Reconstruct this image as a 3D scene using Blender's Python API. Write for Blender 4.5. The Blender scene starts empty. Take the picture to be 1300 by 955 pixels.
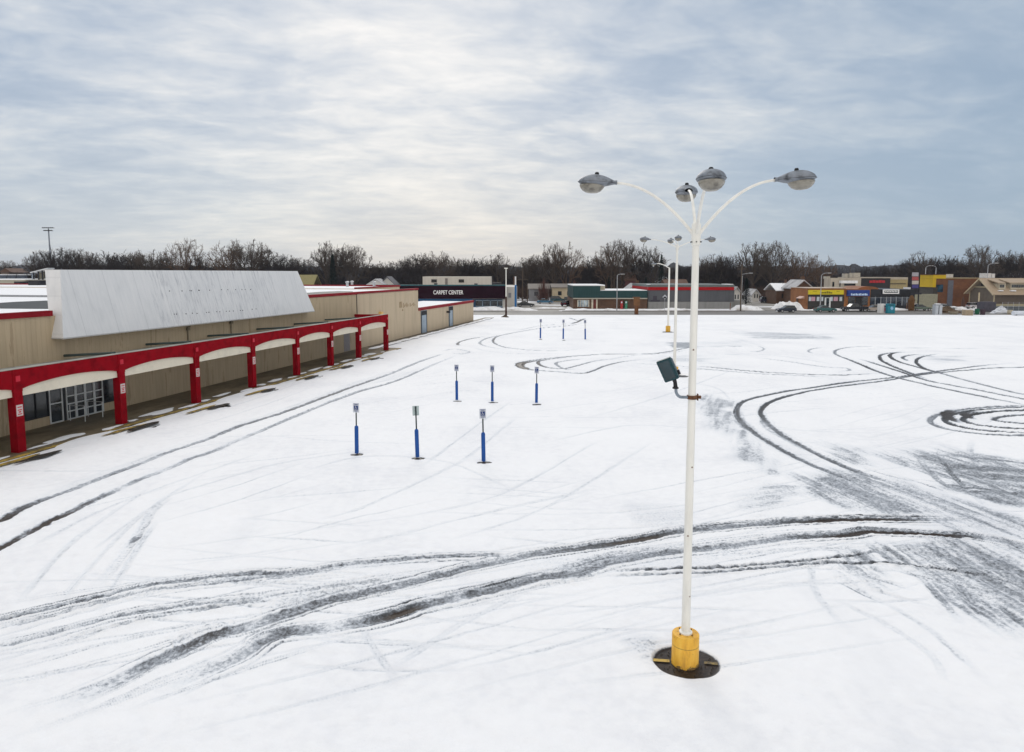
import bpy, bmesh, math, random
import numpy as np
from mathutils import Vector, Matrix
random.seed(7); rng=np.random.default_rng(7)
R=math.radians
scene=bpy.context.scene
COL=scene.collection
# ------------------------------------------------------------ camera maths (survey of the lot)
F=867.; PX=650.; PY=433.; H=8.5
TH=math.atan((PY-347.)/F)
def ray(x,y):
    u=(x-PX)/F; v=(PY-y)/F; c,s=math.cos(TH),math.sin(TH)
    return np.array([u,c+v*s,v*c-s])
def G(x,y,z=0.):
    r=ray(x,y); t=(z-H)/r[2]; return np.array([r[0]*t,r[1]*t,z])
def atY(x,y,Y):
    r=ray(x,y); t=Y/r[1]; return np.array([r[0]*t,Y,H+r[2]*t])
def at(x,y,Y): return atY(x,y,Y)
# ------------------------------------------------------------ materials
MATS={}
def newmat(name):
    m=bpy.data.materials.new(name); m.use_nodes=True
    nt=m.node_tree; b=nt.nodes['Principled BSDF']; return m,nt,b
def N(nt,t,**kw):
    n=nt.nodes.new(t)
    for k,v in kw.items(): setattr(n,k,v)
    return n
def noise(nt,vec,scale,detail=4,rough=.55,dist=0.):
    n=N(nt,'ShaderNodeTexNoise'); n.inputs['Scale'].default_value=scale; n.inputs['Detail'].default_value=detail
    n.inputs['Roughness'].default_value=rough; n.inputs['Distortion'].default_value=dist
    if vec is not None: nt.links.new(vec,n.inputs['Vector'])
    return n.outputs['Fac']
def math_(nt,op,a,b=None,c=None,clamp=False):
    n=N(nt,'ShaderNodeMath',operation=op); n.use_clamp=clamp
    for i,v in enumerate((a,b,c)):
        if v is None: continue
        if isinstance(v,(int,float)): n.inputs[i].default_value=v
        else: nt.links.new(v,n.inputs[i])
    return n.outputs[0]
def ramp(nt,fac,stops,interp='LINEAR'):
    n=N(nt,'ShaderNodeValToRGB'); n.color_ramp.interpolation=interp
    el=n.color_ramp.elements
    while len(el)<len(stops): el.new(.5)
    for e,(p,c) in zip(el,stops):
        e.position=p; e.color=(*c,1) if len(c)==3 else c
    nt.links.new(fac,n.inputs['Fac']); return n.outputs['Color']
def mix(nt,f,a,b,mode='MIX'):
    n=N(nt,'ShaderNodeMix',data_type='RGBA',blend_type=mode)
    for i,v in ((0,f),(6,a),(7,b)):
        if isinstance(v,(int,float)): n.inputs[i].default_value=v
        elif isinstance(v,tuple): n.inputs[i].default_value=(*v,1) if len(v)==3 else v
        else: nt.links.new(v,n.inputs[i])
    return n.outputs[2]
def mapping(nt,vec,scale=(1,1,1),rot=(0,0,0)):
    n=N(nt,'ShaderNodeMapping'); n.inputs['Scale'].default_value=scale; n.inputs['Rotation'].default_value=rot
    nt.links.new(vec,n.inputs['Vector']); return n.outputs['Vector']
def coords(nt,world=False):
    if world: return N(nt,'ShaderNodeNewGeometry').outputs['Position']
    return N(nt,'ShaderNodeTexCoord').outputs['Object']
def bump(nt,b,h,strength=.3,dist=.02):
    n=N(nt,'ShaderNodeBump'); n.inputs['Strength'].default_value=strength; n.inputs['Distance'].default_value=dist
    nt.links.new(h,n.inputs['Height']); nt.links.new(n.outputs['Normal'],b.inputs['Normal'])
def M(name,col,rough=.7,var=.18,scale=3.,metal=0.,bmp=.0,alt=None,streak=False,spec=.3):
    """plain painted / weathered surface with uneven tone"""
    if name in MATS: return MATS[name]
    m,nt,b=newmat(name)
    v=coords(nt)
    if streak: v=mapping(nt,v,(scale*3,scale*3,scale*.35))
    else: v=mapping(nt,v,(scale,)*3)
    f=noise(nt,v,1.,6,.62)
    alt=alt or tuple(c*(1-var*1.6) for c in col)
    hi=tuple(min(1,c*(1+var*.5)) for c in col)
    c=ramp(nt,f,[(.25,alt),(.5,col),(.75,hi)])
    nt.links.new(c,b.inputs['Base Color'])
    b.inputs['Roughness'].default_value=rough; b.inputs['Metallic'].default_value=metal
    b.inputs['Specular IOR Level'].default_value=spec
    if bmp: bump(nt,b,f,bmp,.02)
    MATS[name]=m; return m
def ribbed(name,col,period,axis='Y',var=.2,rough=.6,depth=.02,grime=.25,grimecol=None):
    """sheet cladding: vertical ribs along an object axis and rain grime"""
    if name in MATS: return MATS[name]
    m,nt,b=newmat(name); v=coords(nt)
    sx=N(nt,'ShaderNodeSeparateXYZ'); nt.links.new(v,sx.inputs[0])
    a=math_(nt,'MULTIPLY',sx.outputs[axis],1/period); fr=math_(nt,'FRACT',a)
    rib=math_(nt,'LESS_THAN',fr,.16)
    st=noise(nt,mapping(nt,v,(2.2,2.2,.22)),1.,5,.6)
    pn=noise(nt,mapping(nt,v,(.12,.12,.12)),1.,4,.6)
    gc=grimecol or tuple(c*.5 for c in col)
    c=ramp(nt,math_(nt,'ADD',math_(nt,'MULTIPLY',st,.55),math_(nt,'MULTIPLY',pn,.45)),[(.3,tuple(x*(1-var) for x in col)),(.52,col),(.72,tuple(min(1,x*1.07) for x in col))])
    g=math_(nt,'MULTIPLY',math_(nt,'GREATER_THAN',st,.62),grime)
    c=mix(nt,g,c,gc)
    c=mix(nt,math_(nt,'MULTIPLY',rib,.14),c,gc)
    nt.links.new(c,b.inputs['Base Color']); b.inputs['Roughness'].default_value=rough
    b.inputs['Specular IOR Level'].default_value=.25
    bump(nt,b,math_(nt,'MULTIPLY',rib,-1.),.8,depth)
    MATS[name]=m; return m
def brick(name,c1,c2,mortar,scale=1.,rough=.85):
    if name in MATS: return MATS[name]
    m,nt,b=newmat(name); v=coords(nt)
    sx=N(nt,'ShaderNodeSeparateXYZ'); nt.links.new(v,sx.inputs[0])
    cx=N(nt,'ShaderNodeCombineXYZ')
    nt.links.new(math_(nt,'ADD',sx.outputs['X'],sx.outputs['Y']),cx.inputs['X']); nt.links.new(sx.outputs['Z'],cx.inputs['Y'])
    t=N(nt,'ShaderNodeTexBrick'); nt.links.new(cx.outputs[0],t.inputs['Vector'])
    t.inputs['Color1'].default_value=(*c1,1); t.inputs['Color2'].default_value=(*c2,1); t.inputs['Mortar'].default_value=(*mortar,1)
    t.inputs['Scale'].default_value=scale; t.inputs['Brick Width'].default_value=.45; t.inputs['Row Height'].default_value=.16; t.inputs['Mortar Size'].default_value=.012
    f=noise(nt,mapping(nt,v,(.5,.5,.5)),1.,5,.6)
    c=mix(nt,1.,t.outputs['Color'],ramp(nt,f,[(.3,(.65,.62,.6)),(.7,(1.1,1.1,1.1))]),'MULTIPLY')
    nt.links.new(c,b.inputs['Base Color']); b.inputs['Roughness'].default_value=rough
    MATS[name]=m; return m
def glass(name,col=(.02,.03,.04),rough=.08):
    if name in MATS: return MATS[name]
    m,nt,b=newmat(name)
    f=noise(nt,mapping(nt,coords(nt),(.9,.9,.9)),1.,3)
    nt.links.new(ramp(nt,f,[(.35,tuple(c*.4 for c in col)),(.7,tuple(c*1.8 for c in col))]),b.inputs['Base Color'])
    b.inputs['Roughness'].default_value=rough; b.inputs['Specular IOR Level'].default_value=.6
    MATS[name]=m; return m
def snow_mat():
    m,nt,b=newmat('snow_ground'); P=coords(nt,True)
    A=N(nt,'ShaderNodeAttribute',attribute_name='slush').outputs['Fac']
    C=N(nt,'ShaderNodeAttribute',attribute_name='churn').outputs['Fac']
    Bn=N(nt,'ShaderNodeAttribute',attribute_name='earth').outputs['Fac']
    fine=noise(nt,P,11.,6,.72); mid=noise(nt,P,2.6,5,.62); big=noise(nt,P,.16,4,.55); gr=noise(nt,P,55.,3,.6)
    # thin dusty stains and faint grey where the cover is thin
    thin=noise(nt,mapping(nt,P,(.35,.09,.1),(0,0,R(-30))),1.,5,.6,.6)
    snowc=ramp(nt,math_(nt,'ADD',math_(nt,'MULTIPLY',big,.6),math_(nt,'MULTIPLY',mid,.4)),[(.36,(.80,.81,.84)),(.5,(.875,.882,.90)),(.66,(.905,.91,.925))])
    snowc=mix(nt,math_(nt,'MULTIPLY',math_(nt,'SUBTRACT',thin,.56,clamp=True),.9),snowc,(.5,.54,.62))
    # slush factor broken up by noise
    br=math_(nt,'ADD',math_(nt,'MULTIPLY',math_(nt,'SUBTRACT',fine,.5),1.25),math_(nt,'MULTIPLY',math_(nt,'SUBTRACT',mid,.5),.75))
    gate=math_(nt,'MULTIPLY',math_(nt,'ADD',A,C),2.6,clamp=True)
    f=math_(nt,'ADD',A,math_(nt,'MULTIPLY',br,math_(nt,'MULTIPLY',gate,.72)),clamp=True)
    cr=math_(nt,'MULTIPLY',math_(nt,'SUBTRACT',math_(nt,'ADD',math_(nt,'MULTIPLY',fine,.6),math_(nt,'MULTIPLY',gr,.4)),.545,clamp=True),6.5,clamp=True)
    f=math_(nt,'ADD',f,math_(nt,'MULTIPLY',math_(nt,'MULTIPLY',C,.62),cr),clamp=True)
    wc=math_(nt,'MULTIPLY',math_(nt,'SUBTRACT',mid,.56,clamp=True),math_(nt,'MULTIPLY',C,3.2))
    f=math_(nt,'SUBTRACT',f,wc,clamp=True)
    sl=ramp(nt,f,[(0.,(1,1,1)),(.16,(.86,.88,.9)),(.34,(.44,.47,.51)),(.54,(.14,.15,.163)),(.72,(.055,.055,.057)),(.92,(.022,.022,.022))])
    col=mix(nt,1.,snowc,sl,'MULTIPLY')
    eb=math_(nt,'MULTIPLY',Bn,math_(nt,'GREATER_THAN',f,.42))
    ec=ramp(nt,fine,[(.3,(.012,.008,.006)),(.55,(.038,.023,.014)),(.75,(.085,.056,.036))])
    col=mix(nt,math_(nt,'MULTIPLY',eb,.95),col,ec)
    nt.links.new(col,b.inputs['Base Color'])
    nt.links.new(ramp(nt,f,[(0,(.9,)*3),(.5,(.7,)*3),(.9,(.38,)*3)]),b.inputs['Roughness'])
    b.inputs['Specular IOR Level'].default_value=.2
    h=math_(nt,'ADD',math_(nt,'MULTIPLY',mid,.7),math_(nt,'MULTIPLY',fine,math_(nt,'ADD',math_(nt,'MULTIPLY',C,2.2),.34)))
    h=math_(nt,'ADD',h,math_(nt,'MULTIPLY',gr,.16))
    h=math_(nt,'SUBTRACT',h,math_(nt,'MULTIPLY',f,.5))
    bump(nt,b,h,.5,.07)
    MATS['snow_ground']=m; return m
SNOW=snow_mat()
SNOWCAP=M('snow_cover',(.85,.86,.88),.9,.06,.8,bmp=.4)
def wetroad():
    m,nt,b=newmat('wet_road'); P=coords(nt,True)
    v=mapping(nt,P,(.03,.55,1)); f=noise(nt,v,1.,5,.6); g=noise(nt,P,1.2,5,.6)
    t=math_(nt,'ADD',math_(nt,'MULTIPLY',f,.75),math_(nt,'MULTIPLY',g,.25))
    nt.links.new(ramp(nt,t,[(.35,(.05,.048,.046)),(.5,(.13,.122,.112)),(.62,(.24,.225,.205)),(.74,(.42,.41,.4))]),b.inputs['Base Color'])
    b.inputs['Roughness'].default_value=.6; return m
ROAD=wetroad()
def lotmat():
    m,nt,b=newmat('thawed_asphalt'); P=coords(nt,True)
    f=noise(nt,mapping(nt,P,(.05,.12,1)),1.,5,.6,.5)
    nt.links.new(ramp(nt,f,[(.3,(.10,.095,.09)),(.48,(.2,.185,.165)),(.56,(.36,.34,.31)),(.62,(.8,.82,.86))]),b.inputs['Base Color'])
    b.inputs['Roughness'].default_value=.75; return m
THAW=lotmat()
def sidewalkmat():
    m,nt,b=newmat('damp_concrete'); v=coords(nt)
    f=noise(nt,mapping(nt,v,(.9,.35,1)),1.,6,.65,.4); g=noise(nt,v,6.,4)
    sx=N(nt,'ShaderNodeSeparateXYZ'); nt.links.new(v,sx.inputs[0])
    j=math_(nt,'LESS_THAN',math_(nt,'FRACT',math_(nt,'MULTIPLY',sx.outputs['Y'],1/1.57)),.02)
    c=ramp(nt,math_(nt,'ADD',math_(nt,'MULTIPLY',f,.8),math_(nt,'MULTIPLY',g,.2)),[(.32,(.05,.038,.022)),(.5,(.15,.118,.072)),(.62,(.22,.178,.115)),(.75,(.3,.255,.18))])
    c=mix(nt,math_(nt,'MULTIPLY',j,.6),c,(.04,.035,.03))
    nt.links.new(c,b.inputs['Base Color']); b.inputs['Roughness'].default_value=.55; return m
WALK=sidewalkmat()
def wornyellow(name='worn_yellow_paint'):
    m,nt,b=newmat(name); v=coords(nt); f=noise(nt,v,2.2,6,.7); g=noise(nt,v,11.,4)
    c=ramp(nt,math_(nt,'ADD',math_(nt,'MULTIPLY',f,.7),math_(nt,'MULTIPLY',g,.3)),[(.38,(.05,.04,.028)),(.48,(.22,.16,.05)),(.56,(.5,.34,.06)),(.75,(.6,.43,.12))])
    nt.links.new(c,b.inputs['Base Color']); b.inputs['Roughness'].default_value=.6; return m
WYEL=wornyellow()
def basepaint():
    m,nt,b=newmat('chipped_yellow_concrete'); v=coords(nt)
    sx=N(nt,'ShaderNodeSeparateXYZ'); nt.links.new(v,sx.inputs[0]); z=sx.outputs['Z']
    f=noise(nt,mapping(nt,v,(4,4,9)),1.,6,.7); g=noise(nt,mapping(nt,v,(7,7,2.2)),1.,5,.65); e=noise(nt,v,26.,5,.7)
    c=ramp(nt,g,[(.3,(.55,.28,.03)),(.5,(.78,.42,.035)),(.72,(.86,.52,.07))])
    top=math_(nt,'MULTIPLY',math_(nt,'SUBTRACT',z,.57),5.,clamp=True)
    w=math_(nt,'ADD',math_(nt,'MULTIPLY',top,.09),math_(nt,'MULTIPLY',math_(nt,'SUBTRACT',.1,z,clamp=True),2.2))
    chip=math_(nt,'GREATER_THAN',math_(nt,'ADD',math_(nt,'ADD',math_(nt,'MULTIPLY',f,.6),math_(nt,'MULTIPLY',e,.4)),w),.63)
    c=mix(nt,math_(nt,'MULTIPLY',chip,.85),c,(.07,.05,.03))
    d=math_(nt,'ABSOLUTE',math_(nt,'SUBTRACT',math_(nt,'ADD',z,math_(nt,'MULTIPLY',f,.03)),.475))
    c=mix(nt,math_(nt,'MULTIPLY',math_(nt,'LESS_THAN',d,.009),math_(nt,'MULTIPLY',e,1.2)),c,(.12,.07,.02))
    nt.links.new(c,b.inputs['Base Color']); b.inputs['Roughness'].default_value=.5
    bump(nt,b,math_(nt,'ADD',f,math_(nt,'MULTIPLY',chip,-.6)),.35,.012); return m
YBASE=basepaint()
def bark(name,col):
    return M(name,col,.95,.4,.6,spec=.05)
def mansardmat():
    m,nt,b=newmat('weathered_white_panel'); v=coords(nt)
    sx=N(nt,'ShaderNodeSeparateXYZ'); nt.links.new(v,sx.inputs[0])
    st=noise(nt,mapping(nt,v,(2.,2.6,.25)),1.,6,.65,.3); big=noise(nt,v,.25,4)
    c=ramp(nt,math_(nt,'ADD',math_(nt,'MULTIPLY',st,.6),math_(nt,'MULTIPLY',big,.4)),[(.28,(.56,.57,.58)),(.48,(.66,.665,.67)),(.62,(.70,.70,.70)),(.8,(.74,.74,.735))])
    j=math_(nt,'LESS_THAN',math_(nt,'FRACT',math_(nt,'MULTIPLY',sx.outputs['Y'],1/2.44)),.012)
    c=mix(nt,math_(nt,'MULTIPLY',j,.4),c,(.3,.31,.32))
    jr=math_(nt,'LESS_THAN',math_(nt,'FRACT',math_(nt,'MULTIPLY',sx.outputs['Y'],1/.305)),.08)
    c=mix(nt,math_(nt,'MULTIPLY',jr,.14),c,(.35,.36,.37))
    # bleeding rust streaks below the old fixings
    rs=noise(nt,mapping(nt,v,(3.,5.5,.16)),1.,4,.7)
    mid=math_(nt,'MULTIPLY',math_(nt,'GREATER_THAN',sx.outputs['Y'],13.3),math_(nt,'LESS_THAN',sx.outputs['Y'],28.))
    c=mix(nt,math_(nt,'MULTIPLY',math_(nt,'MULTIPLY',math_(nt,'SUBTRACT',rs,.50,clamp=True),3.4),mid),c,(.36,.37,.4))
    nt.links.new(c,b.inputs['Base Color']); b.inputs['Roughness'].default_value=.55
    bump(nt,b,st,.15,.03); return m
MANS=mansardmat()
# ------------------------------------------------------------ object helpers
WM={}
def empty(name,label,cat,loc=(0,0,0),rz=0.,group=None):
    o=bpy.data.objects.new(name,None); COL.objects.link(o); o.empty_display_size=.3
    o.location=loc; o.rotation_euler=(0,0,rz)
    WM[o.name]=Matrix.Translation(Vector(loc))@Matrix.Rotation(rz,4,'Z')
    tag(o,label,cat,group); return o
def tag(o,label=None,cat=None,group=None,kind=None):
    if label: o['label']=label
    if cat: o['category']=cat
    if group: o['group']=group
    if kind: o['kind']=kind
    return o
class MB:
    def __init__(s): s.v=[]; s.f=[]; s.mi=[]; s.m=0
    def add(s,vs,fs):
        b=len(s.v); s.v+=[tuple(map(float,p)) for p in vs]; s.f+=[tuple(b+i for i in f) for f in fs]; s.mi+=[s.m]*len(fs); return s
    def box(s,x0,x1,y0,y1,z0,z1):
        if x0>x1:x0,x1=x1,x0
        if y0>y1:y0,y1=y1,y0
        if z0>z1:z0,z1=z1,z0
        v=[(x0,y0,z0),(x1,y0,z0),(x1,y1,z0),(x0,y1,z0),(x0,y0,z1),(x1,y0,z1),(x1,y1,z1),(x0,y1,z1)]
        return s.add(v,[(0,3,2,1),(4,5,6,7),(0,1,5,4),(1,2,6,5),(2,3,7,6),(3,0,4,7)])
    def hexa(s,b,t):
        return s.add(list(b)+list(t),[(0,3,2,1),(4,5,6,7),(0,1,5,4),(1,2,6,5),(2,3,7,6),(3,0,4,7)])
    def fb(s,x0,x1,yt,yb,Y,d=.1):
        """box whose front stands at depth Y; extents read off the survey photo; yb None = on the ground"""
        a=at(x0,yt,Y); b=at(x1,yb if yb else 400,Y)
        z0=b[2] if yb else 0.
        return s.box(a[0],b[0],Y,Y+d,z0,a[2])
    def prism(s,poly,axis,a,b):
        """poly of 2D points extruded along axis from a to b (axis 0: (y,z), 1:(x,z), 2:(x,y))"""
        n=len(poly)
        def mk(p,c):
            return {0:(c,p[0],p[1]),1:(p[0],c,p[1]),2:(p[0],p[1],c)}[axis]
        v=[mk(p,a) for p in poly]+[mk(p,b) for p in poly]
        f=[tuple(range(n-1,-1,-1)),tuple(range(n,2*n))]+[(i,(i+1)%n,n+(i+1)%n,n+i) for i in range(n)]
        return s.add(v,f)
    def tube(s,path,rad,n=12,cap=True):
        path=[Vector(p) for p in path]; 
        if isinstance(rad,(int,float)): rad=[rad]*len(path)
        ring=[]; prev=None
        for i,p in enumerate(path):
            t=(path[min(i+1,len(path)-1)]-path[max(i-1,0)]).normalized()
            if prev is None:
                a=Vector((1,0,0)) if abs(t.x)<.8 else Vector((0,1,0))
                u=(a-t*a.dot(t)).normalized()
            else:
                u=(prev-t*prev.dot(t)).normalized()
            prev=u; w=t.cross(u)
            ring.append([p+(u*math.cos(2*math.pi*k/n)+w*math.sin(2*math.pi*k/n))*rad[i] for k in range(n)])
        v=[q for r in ring for q in r]; f=[]
        for i in range(len(path)-1):
            for k in range(n):
                f.append((i*n+k,i*n+(k+1)%n,(i+1)*n+(k+1)%n,(i+1)*n+k))
        if cap: f+=[tuple(range(n-1,-1,-1)),tuple(range((len(path)-1)*n,len(path)*n))]
        return s.add(v,f)
    def lathe(s,c,prof,n=24,jit=0.):
        v=[];f=[]
        for (r,z) in prof:
            for k in range(n):
                a=2*math.pi*k/n; rr=r*(1+random.uniform(-jit,jit)); v.append((c[0]+rr*math.cos(a),c[1]+rr*math.sin(a),c[2]+z))
        for i in range(len(prof)-1):
            for k in range(n): f.append((i*n+k,i*n+(k+1)%n,(i+1)*n+(k+1)%n,(i+1)*n+k))
        f+=[tuple(range(n-1,-1,-1)),tuple(range((len(prof)-1)*n,len(prof)*n))]
        return s.add(v,f)
    def xf(s,mat,start=0):
        for i in range(start,len(s.v)): s.v[i]=tuple(mat@Vector(s.v[i]))
        return s
    def build(s,name,mat,parent=None,smooth=False,bevel=0.,label=None,local=False):
        vs=s.v
        if parent is not None and not local:
            inv=WM[parent.name].inverted(); vs=[tuple(inv@Vector(p)) for p in vs]
        me=bpy.data.meshes.new(name); me.from_pydata(vs,[],s.f)
        mats=mat if isinstance(mat,list) else [mat]
        for m_ in mats: me.materials.append(m_)
        if len(mats)>1: me.polygons.foreach_set('material_index',s.mi)
        bm=bmesh.new(); bm.from_mesh(me); bmesh.ops.recalc_face_normals(bm,faces=bm.faces)
        if bevel:
            es=[e for e in bm.edges if len(e.link_faces)==2 and e.calc_face_angle(0)>.6]
            bmesh.ops.bevel(bm,geom=es,offset=bevel,segments=2,affect='EDGES',clamp_overlap=True)
        bm.to_mesh(me); bm.free()
        if smooth:
            for p in me.polygons: p.use_smooth=True
            try: me.set_sharp_from_angle(angle=R(38))
            except Exception: pass
        me.update()
        o=bpy.data.objects.new(name,me); COL.objects.link(o)
        if parent is not None: o.parent=parent; WM[o.name]=WM[parent.name]
        else: WM[o.name]=Matrix()
        if label: o['label']=label
        return o
def struct(name,mb,mat,kind='structure',**k):
    o=mb.build(name,mat,**k); o['kind']=kind; return o
def copy_tree(o,parent=None):
    c=o.copy(); COL.objects.link(c)
    if parent is not None: c.parent=parent
    for ch in list(o.children): copy_tree(ch,c)
    return c
def text(name,body,size,mat,parent,loc,rot,align='CENTER',ext=.01,sx=1.,bold=0.):
    """loc in the parent's frame"""
    cu=bpy.data.curves.new(name,'FONT'); cu.body=body; cu.size=size; cu.extrude=ext; cu.align_x=align; cu.align_y='CENTER'; cu.offset=bold
    t=bpy.data.objects.new(name,cu); COL.objects.link(t)
    bpy.context.view_layer.update()
    me=bpy.data.meshes.new_from_object(t); COL.objects.unlink(t); bpy.data.objects.remove(t)
    me.materials.clear(); me.materials.append(mat)
    for v in me.vertices: v.co.x*=sx
    o=bpy.data.objects.new(name,me); COL.objects.link(o); o.parent=parent; o.location=loc; o.rotation_euler=rot
    return o
# common materials
WHITEP=M('white_pole_paint',(.80,.79,.74),.45,.10,2.5,streak=True)
GREYM=M('grey_cast_metal',(.22,.26,.31),.42,.25,7.,metal=.55)
DARKM=M('dark_metal',(.03,.03,.035),.5,.3,6.,metal=.3)
RUST=M('rusty_steel',(.14,.065,.035),.8,.5,14.)
BLACK=M('black_rubber',(.02,.02,.022),.7,.2,5.)
RED=M('red_painted_stucco',(.24,.003,.009),.85,.3,1.6,bmp=.2,spec=.06)
REDT=M('red_trim_metal',(.24,.005,.012),.6,.15,1.,spec=.15)
CREAM=M('cream_arch_panel',(.70,.64,.52),.6,.08,1.5)
BEIGE=ribbed('beige_ribbed_cladding',(.49,.39,.26),.3,'Y',var=.22,grime=.45,grimecol=(.24,.17,.10))
BEIGEP=M('beige_plaster',(.52,.42,.295),.75,.13,.35,streak=True)
MEMB=M('black_roof_membrane',(.02,.024,.024),.6,.4,1.)
WINF=M('white_aluminium',(.62,.64,.64),.45,.1,4.)
GLASS=glass('dark_shop_glass',(.025,.03,.035))
BLUE=M('blue_sleeve_paint',(.006,.07,.30),.5,.18,6.,streak=True)
GREENPOST=M('dark_green_channel_post',(.03,.05,.055),.55,.3,8.)
# ------------------------------------------------------------ tyre tracks, thaw patches on the snowy lot
U0,U1,NU=-1.02,1.02,1500
us=np.linspace(U0,U1,NU)
YS=[5.0]
while YS[-1]<139.6:
    y=YS[-1]; YS.append(y+max(.035,y*y/(867*8.5)*.62))
ys=np.array(YS); ys[-1]=139.6; NY=len(ys)
YO=1.0
X=us[None,:]*(ys[:,None]+YO); Y=np.repeat(ys[:,None],NU,1)
A=np.zeros_like(X); B=np.zeros_like(X); C=np.zeros_like(X); RUT=np.zeros_like(X)
_tab=rng.random((256,256))
def vn(x,y,seed=0):
    x=np.asarray(x,float)+seed*17.13; y=np.asarray(y,float)+seed*9.71
    xi=np.floor(x).astype(int); yi=np.floor(y).astype(int); fx=x-xi; fy=y-yi
    fx=fx*fx*(3-2*fx); fy=fy*fy*(3-2*fy)
    a=_tab[xi%256,yi%256]; b=_tab[(xi+1)%256,yi%256]; c=_tab[xi%256,(yi+1)%256]; d=_tab[(xi+1)%256,(yi+1)%256]
    return (a*(1-fx)+b*fx)*(1-fy)+(c*(1-fx)+d*fx)*fy
def catmull(P,step):
    P=[np.array(p[:2]) for p in P]; W_=None
    out=[]
    Q=[2*P[0]-P[1]]+P+[2*P[-1]-P[-2]]
    for i in range(1,len(Q)-2):
        p0,p1,p2,p3=Q[i-1:i+3]; L=np.linalg.norm(p2-p1); n=max(2,int(L/step))
        for k in range(n):
            t=k/n
            out.append(.5*((2*p1)+(-p0+p2)*t+(2*p0-5*p1+4*p2-p3)*t*t+(-p0+3*p1-3*p2+p3)*t**3))
    out.append(Q[-2]); return out
tcount=0
def block(x0,x1,y0,y1):
    r0=max(0,np.searchsorted(ys,y0)-1); r1=min(NY,np.searchsorted(ys,y1)+1)
    if r1<=r0: return None
    c=[x0/(y0+YO),x0/(y1+YO),x1/(y0+YO),x1/(y1+YO)] if y0>-.5 else [U0,U1]
    c0=int((min(c)-U0)/(U1-U0)*NU)-1; c1=int((max(c)-U0)/(U1-U0)*NU)+2
    c0=max(0,c0); c1=min(NU,c1)
    if c1<=c0: return None
    return slice(r0,r1),slice(c0,c1)
def TM(st,w,pts,n=5,spread=.34,base=1.,**k):
    """main wheel path: a thin grey film, parallel tread scrapes, and bare wet stretches where the strength exceeds 1.2"""
    kk=dict(k); kk['churn']=k.get('churn',.5)*.6; kk['brown']=0.
    T(st*base,w,[(p[0],p[1],min(1.3,p[2] if len(p)>2 else 1.),0.) for p in pts],**kk)
    P=[G(p[0],p[1],.05) for p in pts]; F_=[(p[2] if len(p)>2 else 1.) for p in pts]
    for q in range(n):
        off=(q+.5)/n*2*spread-spread+random.uniform(-.04,.04); Q=[]; dr=random.uniform(-.10,.10)
        for i,p in enumerate(P):
            d=(P[min(i+1,len(P)-1)]-P[max(i-1,0)])[:2]; d/=np.linalg.norm(d)+1e-9; o=off+dr*(i/len(P)-.5)
            Q.append((p[0]-d[1]*o,p[1]+d[0]*o,F_[i]*random.uniform(.45,1.1)))
        T(min(1.,st*1.3),random.uniform(.05,.10),Q,brk=.5,churn=.3,world=True,fade=k.get('fade',.1),rut=.5)
    # bare stretches
    run=[]
    for p in list(pts)+[(0,0,0)]:
        if len(p)>3 and p[3]>=.5: run.append(p)
        else:
            if len(run)>=2: T(1.,w*.62,[(q[0],q[1],1.,q[3]) for q in run],brk=.08,churn=.5,fade=.18,rut=1.4)
            run=[]
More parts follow.
